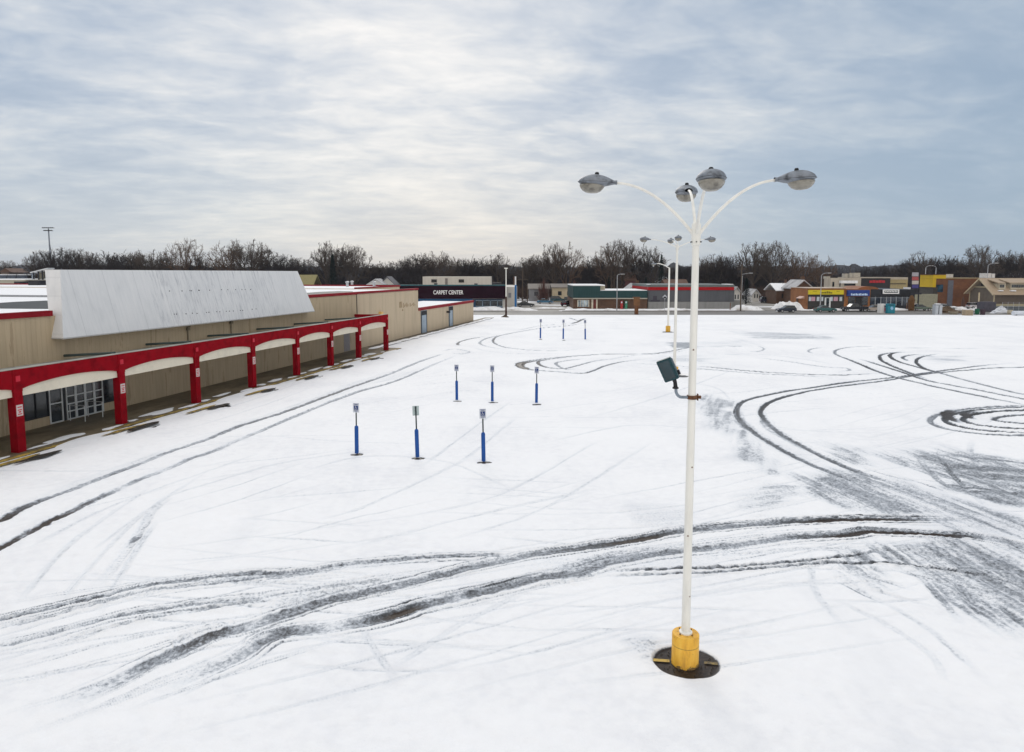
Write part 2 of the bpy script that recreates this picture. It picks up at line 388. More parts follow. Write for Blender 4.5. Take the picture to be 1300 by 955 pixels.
def T(st,w,pts,brown=0.,brk=.35,churn=.5,tread=0.,world=False,fade=.12,rut=1.):
    """one wheel path: st strength, w width in metres, pts on the photo; a point may carry its own strength factor"""
    global tcount; tcount+=1; sd=tcount*3.7
    P=[(G(p[0],p[1],.05) if not world else np.array([p[0],p[1]])) for p in pts]
    fac=[(p[2] if len(p)>2 else 1.) for p in pts]; bf=[(p[3] if len(p)>3 else brown) for p in pts]
    ln=np.linalg.norm(P[0][:2]-P[-1][:2])+1; my=np.mean([p[1] for p in P])
    step=max(.18,my*my/9000.)
    Q=catmull(P,step)
    # parameter interpolation along control points
    cum=[0.]
    for i in range(1,len(P)): cum.append(cum[-1]+np.linalg.norm(P[i][:2]-P[i-1][:2]))
    tot=cum[-1]; s=0.
    seg=[0.]
    for i in range(1,len(Q)): seg.append(seg[-1]+np.linalg.norm(Q[i]-Q[i-1]))
    sc=tot/max(seg[-1],1e-6)
    hw=w/2
    for i in range(len(Q)-1):
        a,b=Q[i],Q[i+1]; d=b-a; L=np.linalg.norm(d)
        if L<1e-6: continue
        m=hw*2.6+.1
        bl=block(min(a[0],b[0])-m,max(a[0],b[0])+m,min(a[1],b[1])-m,max(a[1],b[1])+m)
        if bl is None: continue
        x=X[bl]-a[0]; y=Y[bl]-a[1]; t=np.clip((x*d[0]+y*d[1])/(L*L),-.02,1.02)
        lx=x-d[0]*t; ly=y-d[1]*t; dist=np.hypot(lx,ly); sg=np.sign(x*d[1]-y*d[0])
        if dist.min()>m: continue
        S=seg[i]+t*L; lat=dist*sg
        ss=S*sc; k=np.interp(ss,cum,fac); kb=np.interp(ss,cum,bf)
        end=np.clip(np.minimum(ss,tot-ss)/(fade*tot+.3),0,1) if fade>0 else 1.
        wob=hw*(.8+.4*vn(S*.35+sd,sg*3+sd))+ (vn(S*5.,lat*6+sd)-.5)*hw*.45
        prof=np.clip((wob-dist)/(hw*.55)+.5,0,1)
        n1=vn(S*.45+sd,lat*6/w+sd); n2=vn(S*1.8+sd,lat*11/w)
        val=st*k*prof*(1-brk*1.5*(1-n1))*(1-brk*.8*(1-n2))
        if tread>0: val=val*(1-tread+tread*(np.sin(S*2*math.pi/.42+sg*1.2)>0))
        val=val*end
        A[bl]=np.maximum(A[bl],val)
        B[bl]=np.maximum(B[bl],kb*prof*end)
        C[bl]=np.maximum(C[bl],churn*st*k*np.exp(-(dist/(w*1.05))**2)*(.5+n2)*end)
        RUT[bl]=np.maximum(RUT[bl],rut*min(1,st)*k*np.exp(-(dist/(hw*.9))**2)*end)
def patch(pts,st,ang=None,scale=(1.,6.),soft=1.2,thr=.45,cont=2.4,brown=0.,churn=.4,seed=1):
    """patch of thin streaky snow over asphalt; pts polygon on the photo, ang = streak direction in the world"""
    P=np.array([G(x,y,.05)[:2] for x,y in pts])
    bl=block(P[:,0].min()-soft*2,P[:,0].max()+soft*2,P[:,1].min()-soft*2,P[:,1].max()+soft*2)
    if bl is None: return
    x=X[bl]; y=Y[bl]; ins=np.zeros(x.shape,bool); dm=np.full(x.shape,1e9); n=len(P)
    for i in range(n):
        a=P[i]; b=P[(i+1)%n]
        c=((a[1]>y)!=(b[1]>y))&(x<(b[0]-a[0])*(y-a[1])/(b[1]-a[1]+1e-12)+a[0]); ins^=c
        d=b-a; t=np.clip(((x-a[0])*d[0]+(y-a[1])*d[1])/(d@d+1e-9),0,1)
        dm=np.minimum(dm,np.hypot(x-a[0]-d[0]*t,y-a[1]-d[1]*t))
    sd=np.where(ins,dm,-dm)
    edge=np.clip(sd/soft+.5+(vn(x*.8,y*.8,seed)-.5)*1.2,0,1)
    if ang is None: ang=0.
    ca,sa=math.cos(ang),math.sin(ang)
    al=x*ca+y*sa; ac=-x*sa+y*ca
    nz=vn(ac*scale[1]*.45,al*scale[0]*.22,seed)*.36+vn(ac*scale[1]*1.5,al*scale[0]*.3,seed+2)*.34+vn(ac*scale[1]*3.6,al*scale[0]*.7,seed+4)*.3
    v=np.clip((nz+(edge-1)*.25-thr)*cont*1.05+.55,0,1)*np.clip(edge*1.3,0,1)*st*.68
    A[bl]=np.maximum(A[bl],v); C[bl]=np.maximum(C[bl],churn*edge*.5); B[bl]=np.maximum(B[bl],brown*edge)
def pit(x,y,r,ecc=1.,st=1.,earth=.8,jit=.1,world=None):
    c=G(x,y,.05)[:2] if world is None else np.array(world)
    m=r*2.2; bl=block(c[0]-m,c[0]+m,c[1]-m,c[1]+m)
    if bl is None: return
    dx=X[bl]-c[0]; dy=(Y[bl]-c[1])*ecc; th=np.arctan2(dy,dx); d=np.hypot(dx,dy)
    rr=r*(1+jit*(vn(th*1.5+5,c[0])-.5)*2)
    v=np.clip((rr-d)/max(.05,r*.12)+.5,0,1)
    A[bl]=np.maximum(A[bl],v*st); B[bl]=np.maximum(B[bl],v*earth); RUT[bl]=np.maximum(RUT[bl],v*.8)
# lanes along the building
T(.74,.42,[(-40,672,1.5,1.),(0,662,1.4,1.),(19,651,1.1,.4),(48,637,.85),(80,625.7,.7),(118,611,.55),(147,600,.8),(186,585,.5),(224,570,.75),(256,560,.7),(300,543,.75),(361,523,.85),(423,500,1.05),(448,491,.9),(497,474,.65),(534,459,.6),(563,449,.4)],brk=.22,fade=.02)
T(.68,.42,[(-40,716,1.4,1.),(0,696,1.3,1.),(32,678.6,.8,.5),(64,662.6,1.5,1.),(90,650,.9,.6),(138,627,.8),(155,619,.3),(173,611,.75),(208,597,.35),(243,582,.75),(275,571,.6),(300,560,.4),(349,540,.75),(398,519,.7),(452,498.5,.8),(502,484,.85),(546,465,.45),(578,452,.3)],brk=.25,fade=.02)
T(.25,.9,[(-30,668),(60,630),(200,578),(340,528),(450,488),(500,470)],brk=.8,churn=.2)
T(.22,.9,[(380,518,.3),(452,492,1),(500,479,1),(540,463,.2)],brk=.7)
# wide curve across the foreground
TM(.62,.2,[(-40,796),(0,787,1.2),(58,773,1.1),(122,758.7,1.2),(173,746,.8),(231,738,1.),(314,728,1.1),(352,729,1),(401,722.5,1.),(454,715,.8),(500,711,1),(546,707.7,1.1),(623,706,1),(663,706,.6)],brk=.35,tread=.3,churn=.9,fade=.03)
T(.45,.5,[(230,742,.4),(300,733,1),(345,730,1),(402,725,.8),(454,717,.6),(560,710,.3)],brk=.5,churn=.9)
T(.5,.24,[(-30,806),(0,797),(80,778),(179,752),(256,743),(330,733,1.3),(380,728)],brk=.7,churn=.7)
TM(.5,.18,[(-20,822),(19,816),(96,797,1.1),(154,781,1.1),(237,768,1.1),(327,759,.8),(346,755,.8),(423,744.6,1),(472,738,1),(509,735,.8)],brk=.4,tread=.3,churn=.8,fade=.03)
T(.45,.22,[(60,818),(135,800),(192,784,1.2),(231,778,.5),(270,772,1.2),(327,762,1.2),(360,757,.8)],brk=.6,churn=.8)
T(.35,.5,[(262,770,.6),(300,763,1),(328,759,1.1),(346,757,.6)],brk=.5,churn=1.)
TM(.6,.42,[(60,903,.3),(100,885,.4),(144,866,.5),(192,842,.8),(224,829,.75),(266,810,1.1),(320,795.6,.6),(355,783,.9,.3),(417,763,1.05,.2),(460,754,1.,.2),(509,743,.9),(552,732,1.1,.4),(601,720,.9),(644,711,.8),(669,705,.8),(710,699,1.,.3),(761,692,1.35,1.),(817,683.5,1.45,1.),(850,677,1.3,1.),(864,674.6,1.),(912,669.6,1.,.3),(960,666,.9,.4),(1000,662.7,1.3,1.),(1019,661.8,1.4,1.),(1075,659.9,1.4,1.),(1120,659,1.5,1.),(1164,659,1.2,1.),(1180,659,.7),(1214,660,.5),(1260,668,.4)],brk=.25,churn=1.,rut=1.5,fade=.03,n=6,spread=.45)
T(.42,.8,[(330,782,.6,.0),(370,768,1.1,.3),(410,758,1.,.0),(460,748,.9),(510,738,.6),(560,727,.3)],brk=.6,churn=1.)
T(.35,.6,[(205,833,.5),(240,815,1.1,.3),(270,802,1.,.3),(300,792,.6)],brk=.8,churn=1.)
TM(.55,.4,[(200,880,.4),(260,852,.6),(308,832,.6),(337,812,1.),(368,803,1.1),(423,797,.35),(472,787.7,1.1,.5),(484,785,1.3,1.),(500,781,1.5,1.),(515,777,1.6,1.),(530,771,1.5,1.),(546,766.8,1.1,.6),(583,758.5,.8),(600,754,1.2,.3),(623,749,1.1,.2),(663,740,1.05),(700,731,1.05),(733,726,1.),(770,715,1.),(817,705.8,1.),(864,699,1.),(900,696,.9),(956,689,.8),(1000,683.6,.9,.4),(1019,682,1.2,.7),(1047,680.8,1.2,.8),(1075,679,1.4,1.),(1100,675,1.6,1.),(1128,675.6,1.6,1.),(1173,678,1.4,1.),(1200,680,1.2,1.),(1231,681,1.5,1.),(1252,684,.7,.6),(1300,694.7,1.,.4),(1340,703)],brk=.25,churn=1.,rut=1.5,fade=.03,n=6,spread=.45)
TM(.46,.55,[(690,722,.5),(733,717,.9),(770,707,1.),(817,702,.9),(850,699,.7),(880,697,.3)],brk=.3,churn=.9)
T(.5,.4,[(640,742,.6),(690,735,1),(740,728,1),(764,722,.6)],brk=.4,churn=.9)
for dy,st in((0,.75),(6,.7)):
    T(st,.17,[(762,725.5+dy),(817,723+dy),(861,721.7+dy),(900,721.5+dy*.9),(978,717+dy*.8),(1019,713.4+dy*.8),(1061,708.6+dy)]+([(1106,700.8),(1130,694)] if dy==0 else [(1083,715.6),(1128,714.7),(1173,719.7,1),(1242,729.5),(1300,744.8),(1340,756)]),brk=.25,tread=.3,churn=.55)
T(.28,.22,[(900,708),(950,703),(997,699.4),(1055,696),(1111,697.5)],brk=.4)
T(.18,1.5,[(640,716),(760,708),(880,704),(1000,690)],brk=.8,churn=.9)
for q in [[(0,905),(90,880),(170,850),(250,815)],[(40,900),(120,868),(200,838),(280,800)],[(60,925),(160,880),(250,845),(310,820)],[(-20,855),(60,835),(160,810),(270,783)],[(-20,872),(80,850),(190,822),(290,790)],[(0,940),(120,900),(230,860),(330,822),(420,800)],[(150,905),(250,868),(340,840),(430,812)],
          [(100,770),(250,745),(400,733),(520,722)],[(-20,770),(80,752),(200,735),(330,718)],[(330,760),(450,737),(600,712),(700,694)],[(420,775),(560,752),(680,728),(780,706)],[(470,790),(600,765),(700,742),(800,722)],[(700,712),(850,690),(1000,673),(1150,668)],[(830,712),(950,697),(1080,690),(1200,694)]]:
    for o_ in (0,3.2): T(.36,.075,[(x_,y_+o_+random.uniform(-1,1)) for x_,y_ in q],brk=.65,churn=.35,fade=.2,rut=.4)
# S-curve on the right
c1=[(1340,462),(1300,466),(1254,467.7),(1177,474.8),(1115,484.6),(1054,492),(1007.7,500.6,1.1),(977,510.8,1.2,.7),(966,521,1.25,.8),(968,529,.95,.2),(974,537,.8),(998.5,555,.8),(1038.5,577,.8),(1084.6,597,.8),(1146,617,.7),(1206,635,.7),(1240,650,.7),(1300,667,.6)]
c2=[(1290,461),(1254,463.5),(1207.7,469),(1140,478.5),(1084.6,484.6),(1023,493),(977,500.6),(946,509,1.1),(935,520,1.,.1),(940,534,.9),(961.5,552,.9),(998.5,574,.9),(1035,592,.8),(1084.6,611,.9),(1103,621,.9),(1145,634.8,.9),(1186.8,647,.9),(1228.5,658.5,.6)]
TM(.8,.36,c1,brk=.2,n=4,spread=.14,base=.95); TM(.8,.36,c2,brk=.2,n=4,spread=.14,base=.95)
T(.42,.75,[(936,518,.6),(942,536,1.),(963,553,1),(1000,574,.8),(1040,594,.5)],brk=.6); T(.4,.75,[(966,520,.5),(976,540,1),(1000,556,1),(1040,578,.7)],brk=.6)
# crossing loops
D=[[(1345,523),(1300,513.8),(1223,498.5),(1152,483),(1115,472),(1097,464.6,1.2,.5),(1078.5,457),(1060,449,.7),(1066,443,.7),(1097,440,.5),(1164,443,.4)],
[(1345,517),(1300,506.8),(1223,492),(1177,483),(1152,475,1.2,.5),(1115,463),(1087.7,455,.8)],
[(1345,508),(1300,501),(1238,486,.8),(1195,474,.8),(1171,466.5,1.1,.6),(1163,459,1.1,.4),(1171,453,.9),(1195,448.5,.8)],
[(1195,474.8,.7),(1164.6,466,1.1,.6),(1143,460,1.2,.5),(1130,453,1.6,1.),(1135,448.5,1.3,.8),(1161,447,.6)],
[(1180,482),(1150,472),(1125,461,1.2,.5),(1117,455,1.2,.6),(1121,450,.8),(1150,445.5,.5)],
[(1171,449.5,.6),(1152,451.5,.9),(1146,454.5,.9),(1155,459,.7)]]
for q in D: T(.78,.34,q,brk=.18)
T(.5,.34,[(1300,443),(1230,442.5),(1150,442),(1080,444)],brk=.6)
T(.5,.32,[(1045,441),(1032,443),(1026,446),(1034,449)],brk=.3)
T(.8,.3,[(872,464.5,.6),(900,466),(961.5,472),(1017,475),(1072,476),(1115,474)],brk=.25); T(.6,.3,[(860,467.5),(900,469),(955,474),(1017,477),(1060,479)],brk=.35)
T(.5,.32,[(961,454),(1007,460),(1047,466),(1073,467.3),(1078,470),(1062,472)],brk=.35)
T(.5,.32,[(905,439),(931,440),(961,439.7),(970,443),(961,446.5),(940,447)],brk=.35)
T(.3,.32,[(880,452),(960,450),(1020,456),(1060,463)],brk=.5)
# spiral at the right edge (closed loops running out of frame)
def loop(l,t,b_,rx,st):
    out=[]
    for k in range(0,21):
        a=math.pi*2*k/20
        cx=(l+rx)/2; 
        out.append((cx+(rx-l)/2*math.cos(a),(t+b_)/2+(b_-t)/2*math.sin(a),1.,.0))
    T(st,.36,out,brk=.2,fade=0)
loop(1181,515.5,553,1420,.62); loop(1200,517,549.5,1425,.85); loop(1223,520.5,545,1430,.88); loop(1262,526.5,538.5,1400,.75)
T(.9,.7,[(1215,520,.4,.3),(1203,526,1,.8),(1208,532,.9,.6),(1225,538,.4,.2)],brk=.2); T(.9,.6,[(1240,522,.4),(1226,527,1,.7),(1236,533,.6,.5)],brk=.2)
# loops in the middle distance
T(.75,.34,[(900,438),(872,442),(839,448),(801,449.6),(761,450),(700,454.6),(672,458,1.1),(657,463,1.3,.8),(668,469,1.,.5),(712,472.5,.9),(743,473.7),(767,465),(792,459),(832,454.6)],brk=.25)
T(.95,.6,[(672,458,.5,.5),(659,461.5,1,1.),(660,465.5,1.1,1.),(675,470,.6,.6)],brk=.1); T(.9,.34,[(690,456,.6),(668,461,1,.9),(664,465,1,.8),(674,469,.4)],brk=.2)
T(.85,.34,[(735,452,.6),(691,457,.9),(683,461,1.1,.6),(694,466.5,1,.4),(716,468,.8),(736,463.5,.8),(761,457.5,.5),(800,455,.4)],brk=.25)
T(.55,.32,[(745,455),(709,459.5),(708,464.5),(720,469),(735,468)],brk=.25)
T(.4,.32,[(800,461),(850,464),(900,468)],brk=.4)
T(.45,.3,[(752,460),(800,452),(850,448),(875,444)],brk=.5)
T(.8,.36,[(615,427.5),(598,430),(584,434),(581,437.5,1.2,.5),(588,439,.4)],brk=.2)
T(.6,.34,[(650,423.5),(635,426),(617,430,1.1),(609,436,.9),(623,441,.7),(650,444,.5)],brk=.3)
T(.75,.34,[(743,410),(721,413.5),(685,417),(650,423),(631,427.5,1.1),(626,433,1.2,.3),(632,438),(648,442,.8),(685,445,.8),(721,444.8,.9),(741,442,.8)],brk=.3)
T(.5,.32,[(655,420),(690,413),(724,411),(740,408)],brk=.3)
T(.9,.5,[(724,411.5,.6),(731,409.5,1.,.5),(738,406.5,1.,.3),(744,404,.4)],brk=.2); T(.7,.4,[(722,403.5),(728,405.5),(737,408)],brk=.2)
T(.45,.4,[(561,446),(575,443),(586,444),(596,447),(586,449.5),(570,448)],brk=.5)
T(.35,.35,[(600,441),(620,446),(660,449),(720,449)],brk=.6)
# faint sweeps
for q in [[(497,849),(577,797),(669,751)],[(455,790),(480,830),(505,866)],[(533,594),(570,567),(612,535),(650,509)],[(580,590),(612,566),(655,530)],[(115,700),(170,660),(230,620)],[(60,790),(110,725),(180,655),(260,600)],
          [(20,770),(90,690),(190,620)],[(120,790),(160,720),(200,660)],[(30,700),(150,640),(330,575)],[(180,640),(350,590),(470,570)],[(1055,760),(1120,790),(1180,830),(1200,866)],[(1115,760),(1180,800),(1250,860)],[(1030,700),(1035,750),(1075,800)],[(380,600),(460,580),(560,585),(650,620)],
          [(400,660),(470,640),(600,580)],[(560,690),(700,640),(830,560)],[(500,660),(640,625),(760,560)],[(430,700),(600,655),(760,620)],[(700,560),(800,540),(900,545)],[(800,480),(900,490),(930,510)],[(750,530),(850,500),(930,470)]]:
    T(.26,.2,q,brk=.5,churn=.25,rut=.6)
T(.6,.3,[(163,694,.4),(170,687,1),(177,680,.9),(181,676,.3)],brk=.3); T(.3,.3,[(150,706),(170,686),(195,648),(215,632)],brk=.5); T(.3,.3,[(125,745),(160,700),(190,655)],brk=.7)
for _ in range(100):     # old half-covered wheel marks all over the lot
    x=random.uniform(50,1250); y=random.uniform(470,840); a=random.uniform(-.5,.15); L=random.uniform(60,200)*(y-347)/250
    b_=random.uniform(-6,6); st_=random.uniform(.2,.36)
    for o_ in ((0,) if _%2 else (0,(y-347)/867*62)): T(st_,.12,[(x-L*math.cos(a),y-L*math.sin(a)*.6+o_),(x,y+b_+o_),(x+L*math.cos(a),y+L*math.sin(a)*.6+o_)],brk=.6,churn=.12,rut=.5,fade=.3)
# thin scraped areas on the right
dirR=math.atan2(*( (G(1250,660)-G(1100,600))[1::-1]))
patch([(1115,578),(1190,562),(1300,585),(1360,610),(1360,668),(1240,630),(1160,600)],.62,dirR,(1.,3.),1.6,.40,2.2,seed=3)
patch([(1180,575),(1300,588),(1360,640),(1280,640),(1200,612)],.66,dirR+.9,(1.,2.4),1.4,.48,2.2,seed=31)
patch([(1035,592),(1120,600),(1240,640),(1340,680),(1330,700),(1180,656),(1060,650),(1020,615)],.55,dirR,(.8,3.),1.2,.42,2.2,seed=5)
patch([(1080,683),(1180,686),(1320,700),(1360,790),(1270,790),(1200,770),(1150,725),(1075,712)],.60,math.atan2(*((G(1250,780)-G(1160,720))[1::-1])),(.8,3.2),1.0,.44,2.3,seed=7)
patch([(1170,655),(1320,668),(1340,700),(1210,690)],.45,dirR,(1,3.),1.,.45,2.,seed=8)
patch([(900,495),(925,510),(955,560),(985,600),(945,585),(905,545),(880,510)],.5,1.2,(1,1.6),1.8,.46,2.,seed=9)
patch([(955,600),(1000,610),(1010,650),(960,655),(940,625)],.38,.3,(1,2.),1.4,.5,2.2,seed=10)
patch([(1040,560),(1085,570),(1100,590),(1060,585)],.5,dirR,(1,2.),1.4,.45,2.2,seed=11)
patch([(940,421),(1050,425),(1060,431),(960,430)],.38,0,(.3,1.),3.,.42,2.4,seed=12)
patch([(830,452),(900,450),(905,462),(840,462)],.28,0,(.4,1.),3.,.5,2.,seed=13)
patch([(850,434),(880,434),(884,442),(852,442)],.55,0,(.4,1.2),1.2,.4,2.4,seed=14)
patch([(880,434),(940,433),(948,440),(885,441)],.4,0,(.3,1.),2.,.45,2.,seed=15)
patch([(1180,452),(1225,452),(1222,461),(1185,461)],.35,0,(.4,1.2),2.,.45,2.,seed=16)
patch([(790,640),(860,650),(862,670),(800,668)],.25,.2,(.6,2.),1.2,.5,2.,seed=17)
patch([(1045,715),(1120,720),(1125,750),(1060,735)],.4,dirR,(1,3.),.8,.45,2.2,seed=18)
patch([(795,815),(830,812),(835,845),(815,838)],.34,.2,(2,3.),.35,.42,2.2,seed=19,brown=.15)
patch([(490,412),(560,402),(600,411),(534,426)],.2,0,(.3,.8),1.6,.5,2.,seed=20)
for pts,st in [([(1160,571),(1177,595),(1201,617),(1247,632),(1300,645)],.5),([(1191,566),(1201,592),(1223,617),(1262,650)],.62),([(1235,558),(1232,574),(1247,598),(1284,626),(1330,650)],.45),([(1121,571),(1177,583),(1238,604),(1330,640)],.5),
    ([(1161,722),(1186,750),(1211,778),(1222,792)],.5),([(1172,722),(1196,748),(1226,782)],.4),([(1200,722),(1228,758),(1248,790)],.6),([(1245,733),(1300,764),(1340,788)],.5),([(1242,753),(1270,770),(1300,792),(1330,815)],.55),([(1081,722),(1100,728),(1117,739)],.4),
    ([(1017,604),(1080,607),(1140,625)],.4),([(1040,628),(1060,640),(1072,645)],.5),([(1048,626),(1070,640)],.5),([(1130,700),(1200,708),(1300,735)],.4),([(1110,690),(1190,693),(1300,712)],.35),([(1180,570),(1260,582),(1330,590)],.4),([(1140,578),(1230,600),(1330,612)],.4),([(1180,690),(1240,715),(1330,735)],.4),([(1250,690),(1300,722),(1340,750)],.4)]:
    T(st*1.0,.28,pts,brk=.35,churn=.4,fade=.3)
for _ in range(34):
    x=random.uniform(1080,1310); y=random.choice([random.uniform(575,640),random.uniform(690,760)])
    if (y<660 and x<1130-(y-575)*.1): continue
    L=random.uniform(20,60); a=random.uniform(.25,.9)
    T(random.uniform(.4,.7),random.uniform(.08,.26),[(x-L,y-L*a*.6),(x,y+random.uniform(-3,3)),(x+L,y+L*a*.6)],brk=.6,churn=.3,fade=.4)
# melted pits
LAMP=G(869.5,842,.0)[:2]
pit(0,0,.70,1.1,1.,.75,.06,world=(LAMP[0],LAMP[1]))
BOLL=[(453,577),(530,582),(614,587),(580,509.5),(625,511),(681,513.5),(686,431),(715,432),(743,432.5)]
for i,(x,y) in enumerate(BOLL): pit(x+.5,y,.30 if i<6 else .25,1.5,1.,.9,.2)
for x,y,r in [(51,579.5,.55),(162,545,.3),(275,516,.75),(182,541,.75),(341,495,.75),(397,478,.75),(440,465.5,.75),(476,455,.75)]: pit(x,y,r,1.6,1.,.85,.3)
pit(848,421.5,.9,1.,.6,.3,.2); pit(858,477.5,1.0,1.4,.9,.5,.2)
# relief
Z=.05+ .035*(vn(X*.35,Y*.35,1)-.5)+.03*(vn(X*1.4,Y*1.4,2)-.5)+.022*(vn(X*4.5,Y*4.5,3)-.5)*(Y<60)
Z+= .05*C*(vn(X*3.3,Y*3.3,5)+.5*vn(X*8,Y*8,6)-.35)*(Y<75) 
ber=np.clip(C-RUT*.75,0,1); Z+=.075*ber*(.5+vn(X*9,Y*9,12))*(1+.8*(Y<45))
Z+=.05*C*(vn(X*14,Y*14,13)-.5)*(Y<40)
Z-=.07*np.clip(RUT,0,1.2); Z=np.maximum(Z,.008)
fade=np.clip((139.4-Y)/2.,0,1)*np.clip((Y-5.)/1.,0,1); Z=.008+(Z-.008)*fade
def grid_obj():
    me=bpy.data.meshes.new('parking_lot'); nv=NY*NU
    co=np.empty((nv,3),np.float32); co[:,0]=X.ravel(); co[:,1]=Y.ravel(); co[:,2]=Z.ravel()
    r=np.arange(NY-1)[:,None]; c=np.arange(NU-1)[None,:]; i=(r*NU+c).ravel()
    fa=np.stack([i,i+1,i+NU+1,i+NU],1).astype(np.int32)
    me.vertices.add(nv); me.vertices.foreach_set('co',co.ravel())
    nf=len(fa); me.loops.add(nf*4); me.loops.foreach_set('vertex_index',fa.ravel())
    me.polygons.add(nf); me.polygons.foreach_set('loop_start',np.arange(0,nf*4,4,dtype=np.int32))
    me.polygons.foreach_set('use_smooth',np.ones(nf,bool))
    for nm,arr in(('slush',A),('churn',C),('earth',B)):
        at_=me.attributes.new(nm,'FLOAT','POINT'); at_.data.foreach_set('value',np.clip(arr,0,1.15).astype(np.float32).ravel())
    me.update(calc_edges=True); me.materials.append(SNOW)
    o=bpy.data.objects.new('parking_lot',me); COL.objects.link(o); o['kind']='structure'; return o
grid_obj()
# ------------------------------------------------------------ ground, road
m=MB(); m.add([(-4000,-300,0),(4000,-300,0),(4000,6000,0),(-4000,6000,0)],[(0,1,2,3)]); struct('ground',m,SNOW)
m=MB(); m.add([(-400,139.8,.012),(400,139.8,.012),(400,153.2,.012),(-400,153.2,.012)],[(0,1,2,3)]); struct('road',m,ROAD)
m=MB()   # kerb beyond the road
m.box(-400,G(648,394)[0]-1,153.2,153.45,0,.14); m.box(G(712,394)[0],G(938,394)[0],153.2,153.45,0,.14); m.box(G(985,394)[0],400,153.2,153.45,0,.14)
struct('kerb',m,M('dirty_kerb_concrete',(.12,.105,.09),.85,.3,1.))
m=MB(); 
for q in ([(644,153.3),(716,153.3),(726,215),(640,215)],[(936,153.3),(985,153.3),(1000,205),(930,205)],[(1165,153.3),(1230,153.3),(1232,166),(1160,166)],[(1004,153.3),(1160,153.3),(1160,157),(1004,157)]):
    vs=[(atY(x,390,Yy)[0]if i<2 else atY(x,390,Yy)[0],Yy,.02+.0) for i,(x,Yy) in enumerate(q)]
    m.add(vs,[(0,1,2,3)])
struct('car_park',m,THAW)
DSNOW=M('road_side_snow',(.78,.78,.79),.9,.12,.55,bmp=.6,alt=(.42,.39,.36))
def bank(name,x0,x1,yc,w,h,n=40,seed=0,label='',cat='snow bank'):
    """ploughed snow ridge with an uneven crest between two photo columns at depth yc"""
    m=MB(); vs=[];k=9; X0=atY(x0,390,yc)[0]; X1=atY(x1,390,yc)[0]
    for i in range(n+1):
        t=i/n; x=X0+(X1-X0)*t; e=min(1,6*t,6*(1-t)); hh=h*e*(.45+1.1*vn(x*.35,3.,seed))
        for j in range(k):
            a=math.pi*j/(k-1); vs.append((x+.3*(vn(x,j,seed+2)-.5),yc-math.cos(a)*w*.5*(.8+.5*vn(x*.5,j*.7,seed+1)),-.05+math.sin(a)**.8*hh*(.7+.6*vn(x*1.1,j*.9,seed+3))))
    f=[(i*k+j,i*k+j+1,(i+1)*k+j+1,(i+1)*k+j) for i in range(n) for j in range(k-1)]
    m.add(vs,f); o=m.build(name,DSNOW,smooth=True); tag(o,label,cat,'ploughed snow banks beyond the road'); return o
for i,a in enumerate([(560,700-52,159,4,.55,'ridge of ploughed snow in front of the maroon carpet store'),(618,684,157,3.5,.6,'low snow mound beside the white side wall of the carpet store'),(678,722,166,3,.28,'snow heap in front of the parked blue and teal cars'),
   (702,935,155.6,3.4,.5,'long snow ridge along the green roofed and grey buildings'),(938,954,168,8,1.2,'tall snow pile beside the grey building end wall'),(928,968,158,4,.8,'snow heap at the foot of the wooden utility pole'),
   (984,1016,161,7,1.35,'high snow pile left of the orange brick shop'),(1012,1165,156,2.6,.5,'low snow ridge in front of the row of shops'),(1160,1232,161,3.5,.6,'snow ridge before the yellow and brick building'),(1225,1330,158,3,.5,'snow ridge before the tan gabled building')]):
    bank('snow_bank',a[0],a[1],a[2],a[3],a[4],60,i,a[5])
# ------------------------------------------------------------ the empty store (local frame: x outward, y along the front, z up)
O=G(24,578); AZ=R(12.5)
store=empty('store_building','vacant beige big box store with red arched canopy and sloped white sign panel','store',(O[0],O[1],0),-AZ)
dS=np.array([math.sin(AZ),math.cos(AZ),0]); nS=np.array([dS[1],-dS[0],0])
def W(x,y,nn):
    r=ray(x,y); c=np.array([0,0,H]); t=(nn-(c-O)@nS)/(r@nS); q=c+r*t-O; return float(q@dS),float(c[2]+r[2]*t)
def L(x,y,z):
    q=G(x,y,z)-O; return float(q@nS),float(q@dS)
WN=-3.8; ZR=6.42; sB=W(531,400,WN)[0]; sC=W(601,400,WN)[0]; sCan=W(453,400,WN)[0]
lb=lambda mb,*a,**k: mb.build(*a,local=True,**k)
# walls
m=MB(); m.box(-120,WN,-70,sCan,0,6.14); lb(m,'wall',BEIGE,store)
m=MB(); m.box(-120,WN+.003,sCan+.06,sB,0,6.16); lb(m,'wall',BEIGEP,store)
m=MB(); m.box(-95,WN-9.5,sB+.0,sB+17,0,6.3); lb(m,'wall',BEIGEP,store)
m=MB(); m.box(-13.25,WN,sB+.01,sC,0,3.4); lb(m,'wall',BEIGEP,store)
m=MB(); m.box(WN-.1,WN+.05,sCan-.02,sCan+.08,3.,6.2); lb(m,'downpipe',DARKM,store)
# roofs with snow
m=MB(); m.box(-119.8,WN-.35,-69.8,sB-.3,6.14,6.24); lb(m,'roof',SNOWCAP,store)
m=MB(); m.box(-94.8,-13.7,sB+.3,sB+16.7,6.3,6.34); lb(m,'roof',SNOWCAP,store)
m=MB(); m.box(-13.2,WN-.25,sB+.02,sC-.2,3.4,3.5); lb(m,'roof',SNOWCAP,store)
def trim(y0,y1,zt,zb,x=WN):
    m=MB(); m.box(x-.3,x+.09,y0,y1,zb,zt); return lb(m,'roof_trim',REDT,store)
t_=W(0,400,WN)
trim(-70,5.86,6.44,6.14); trim(33.5,sCan,6.44,6.17); trim(sCan+.01,sB+.05,6.45,6.22)
trim(sB+.06,sC+.1,3.72,3.32)
m=MB(); m.box(-95,-13.2,sB-.0+17,sB+17.1,6.3,6.55); m.box(-13.35,-13.2,sB+.1,sB+16.95,6.3,6.5); lb(m,'roof_trim',REDT,store)
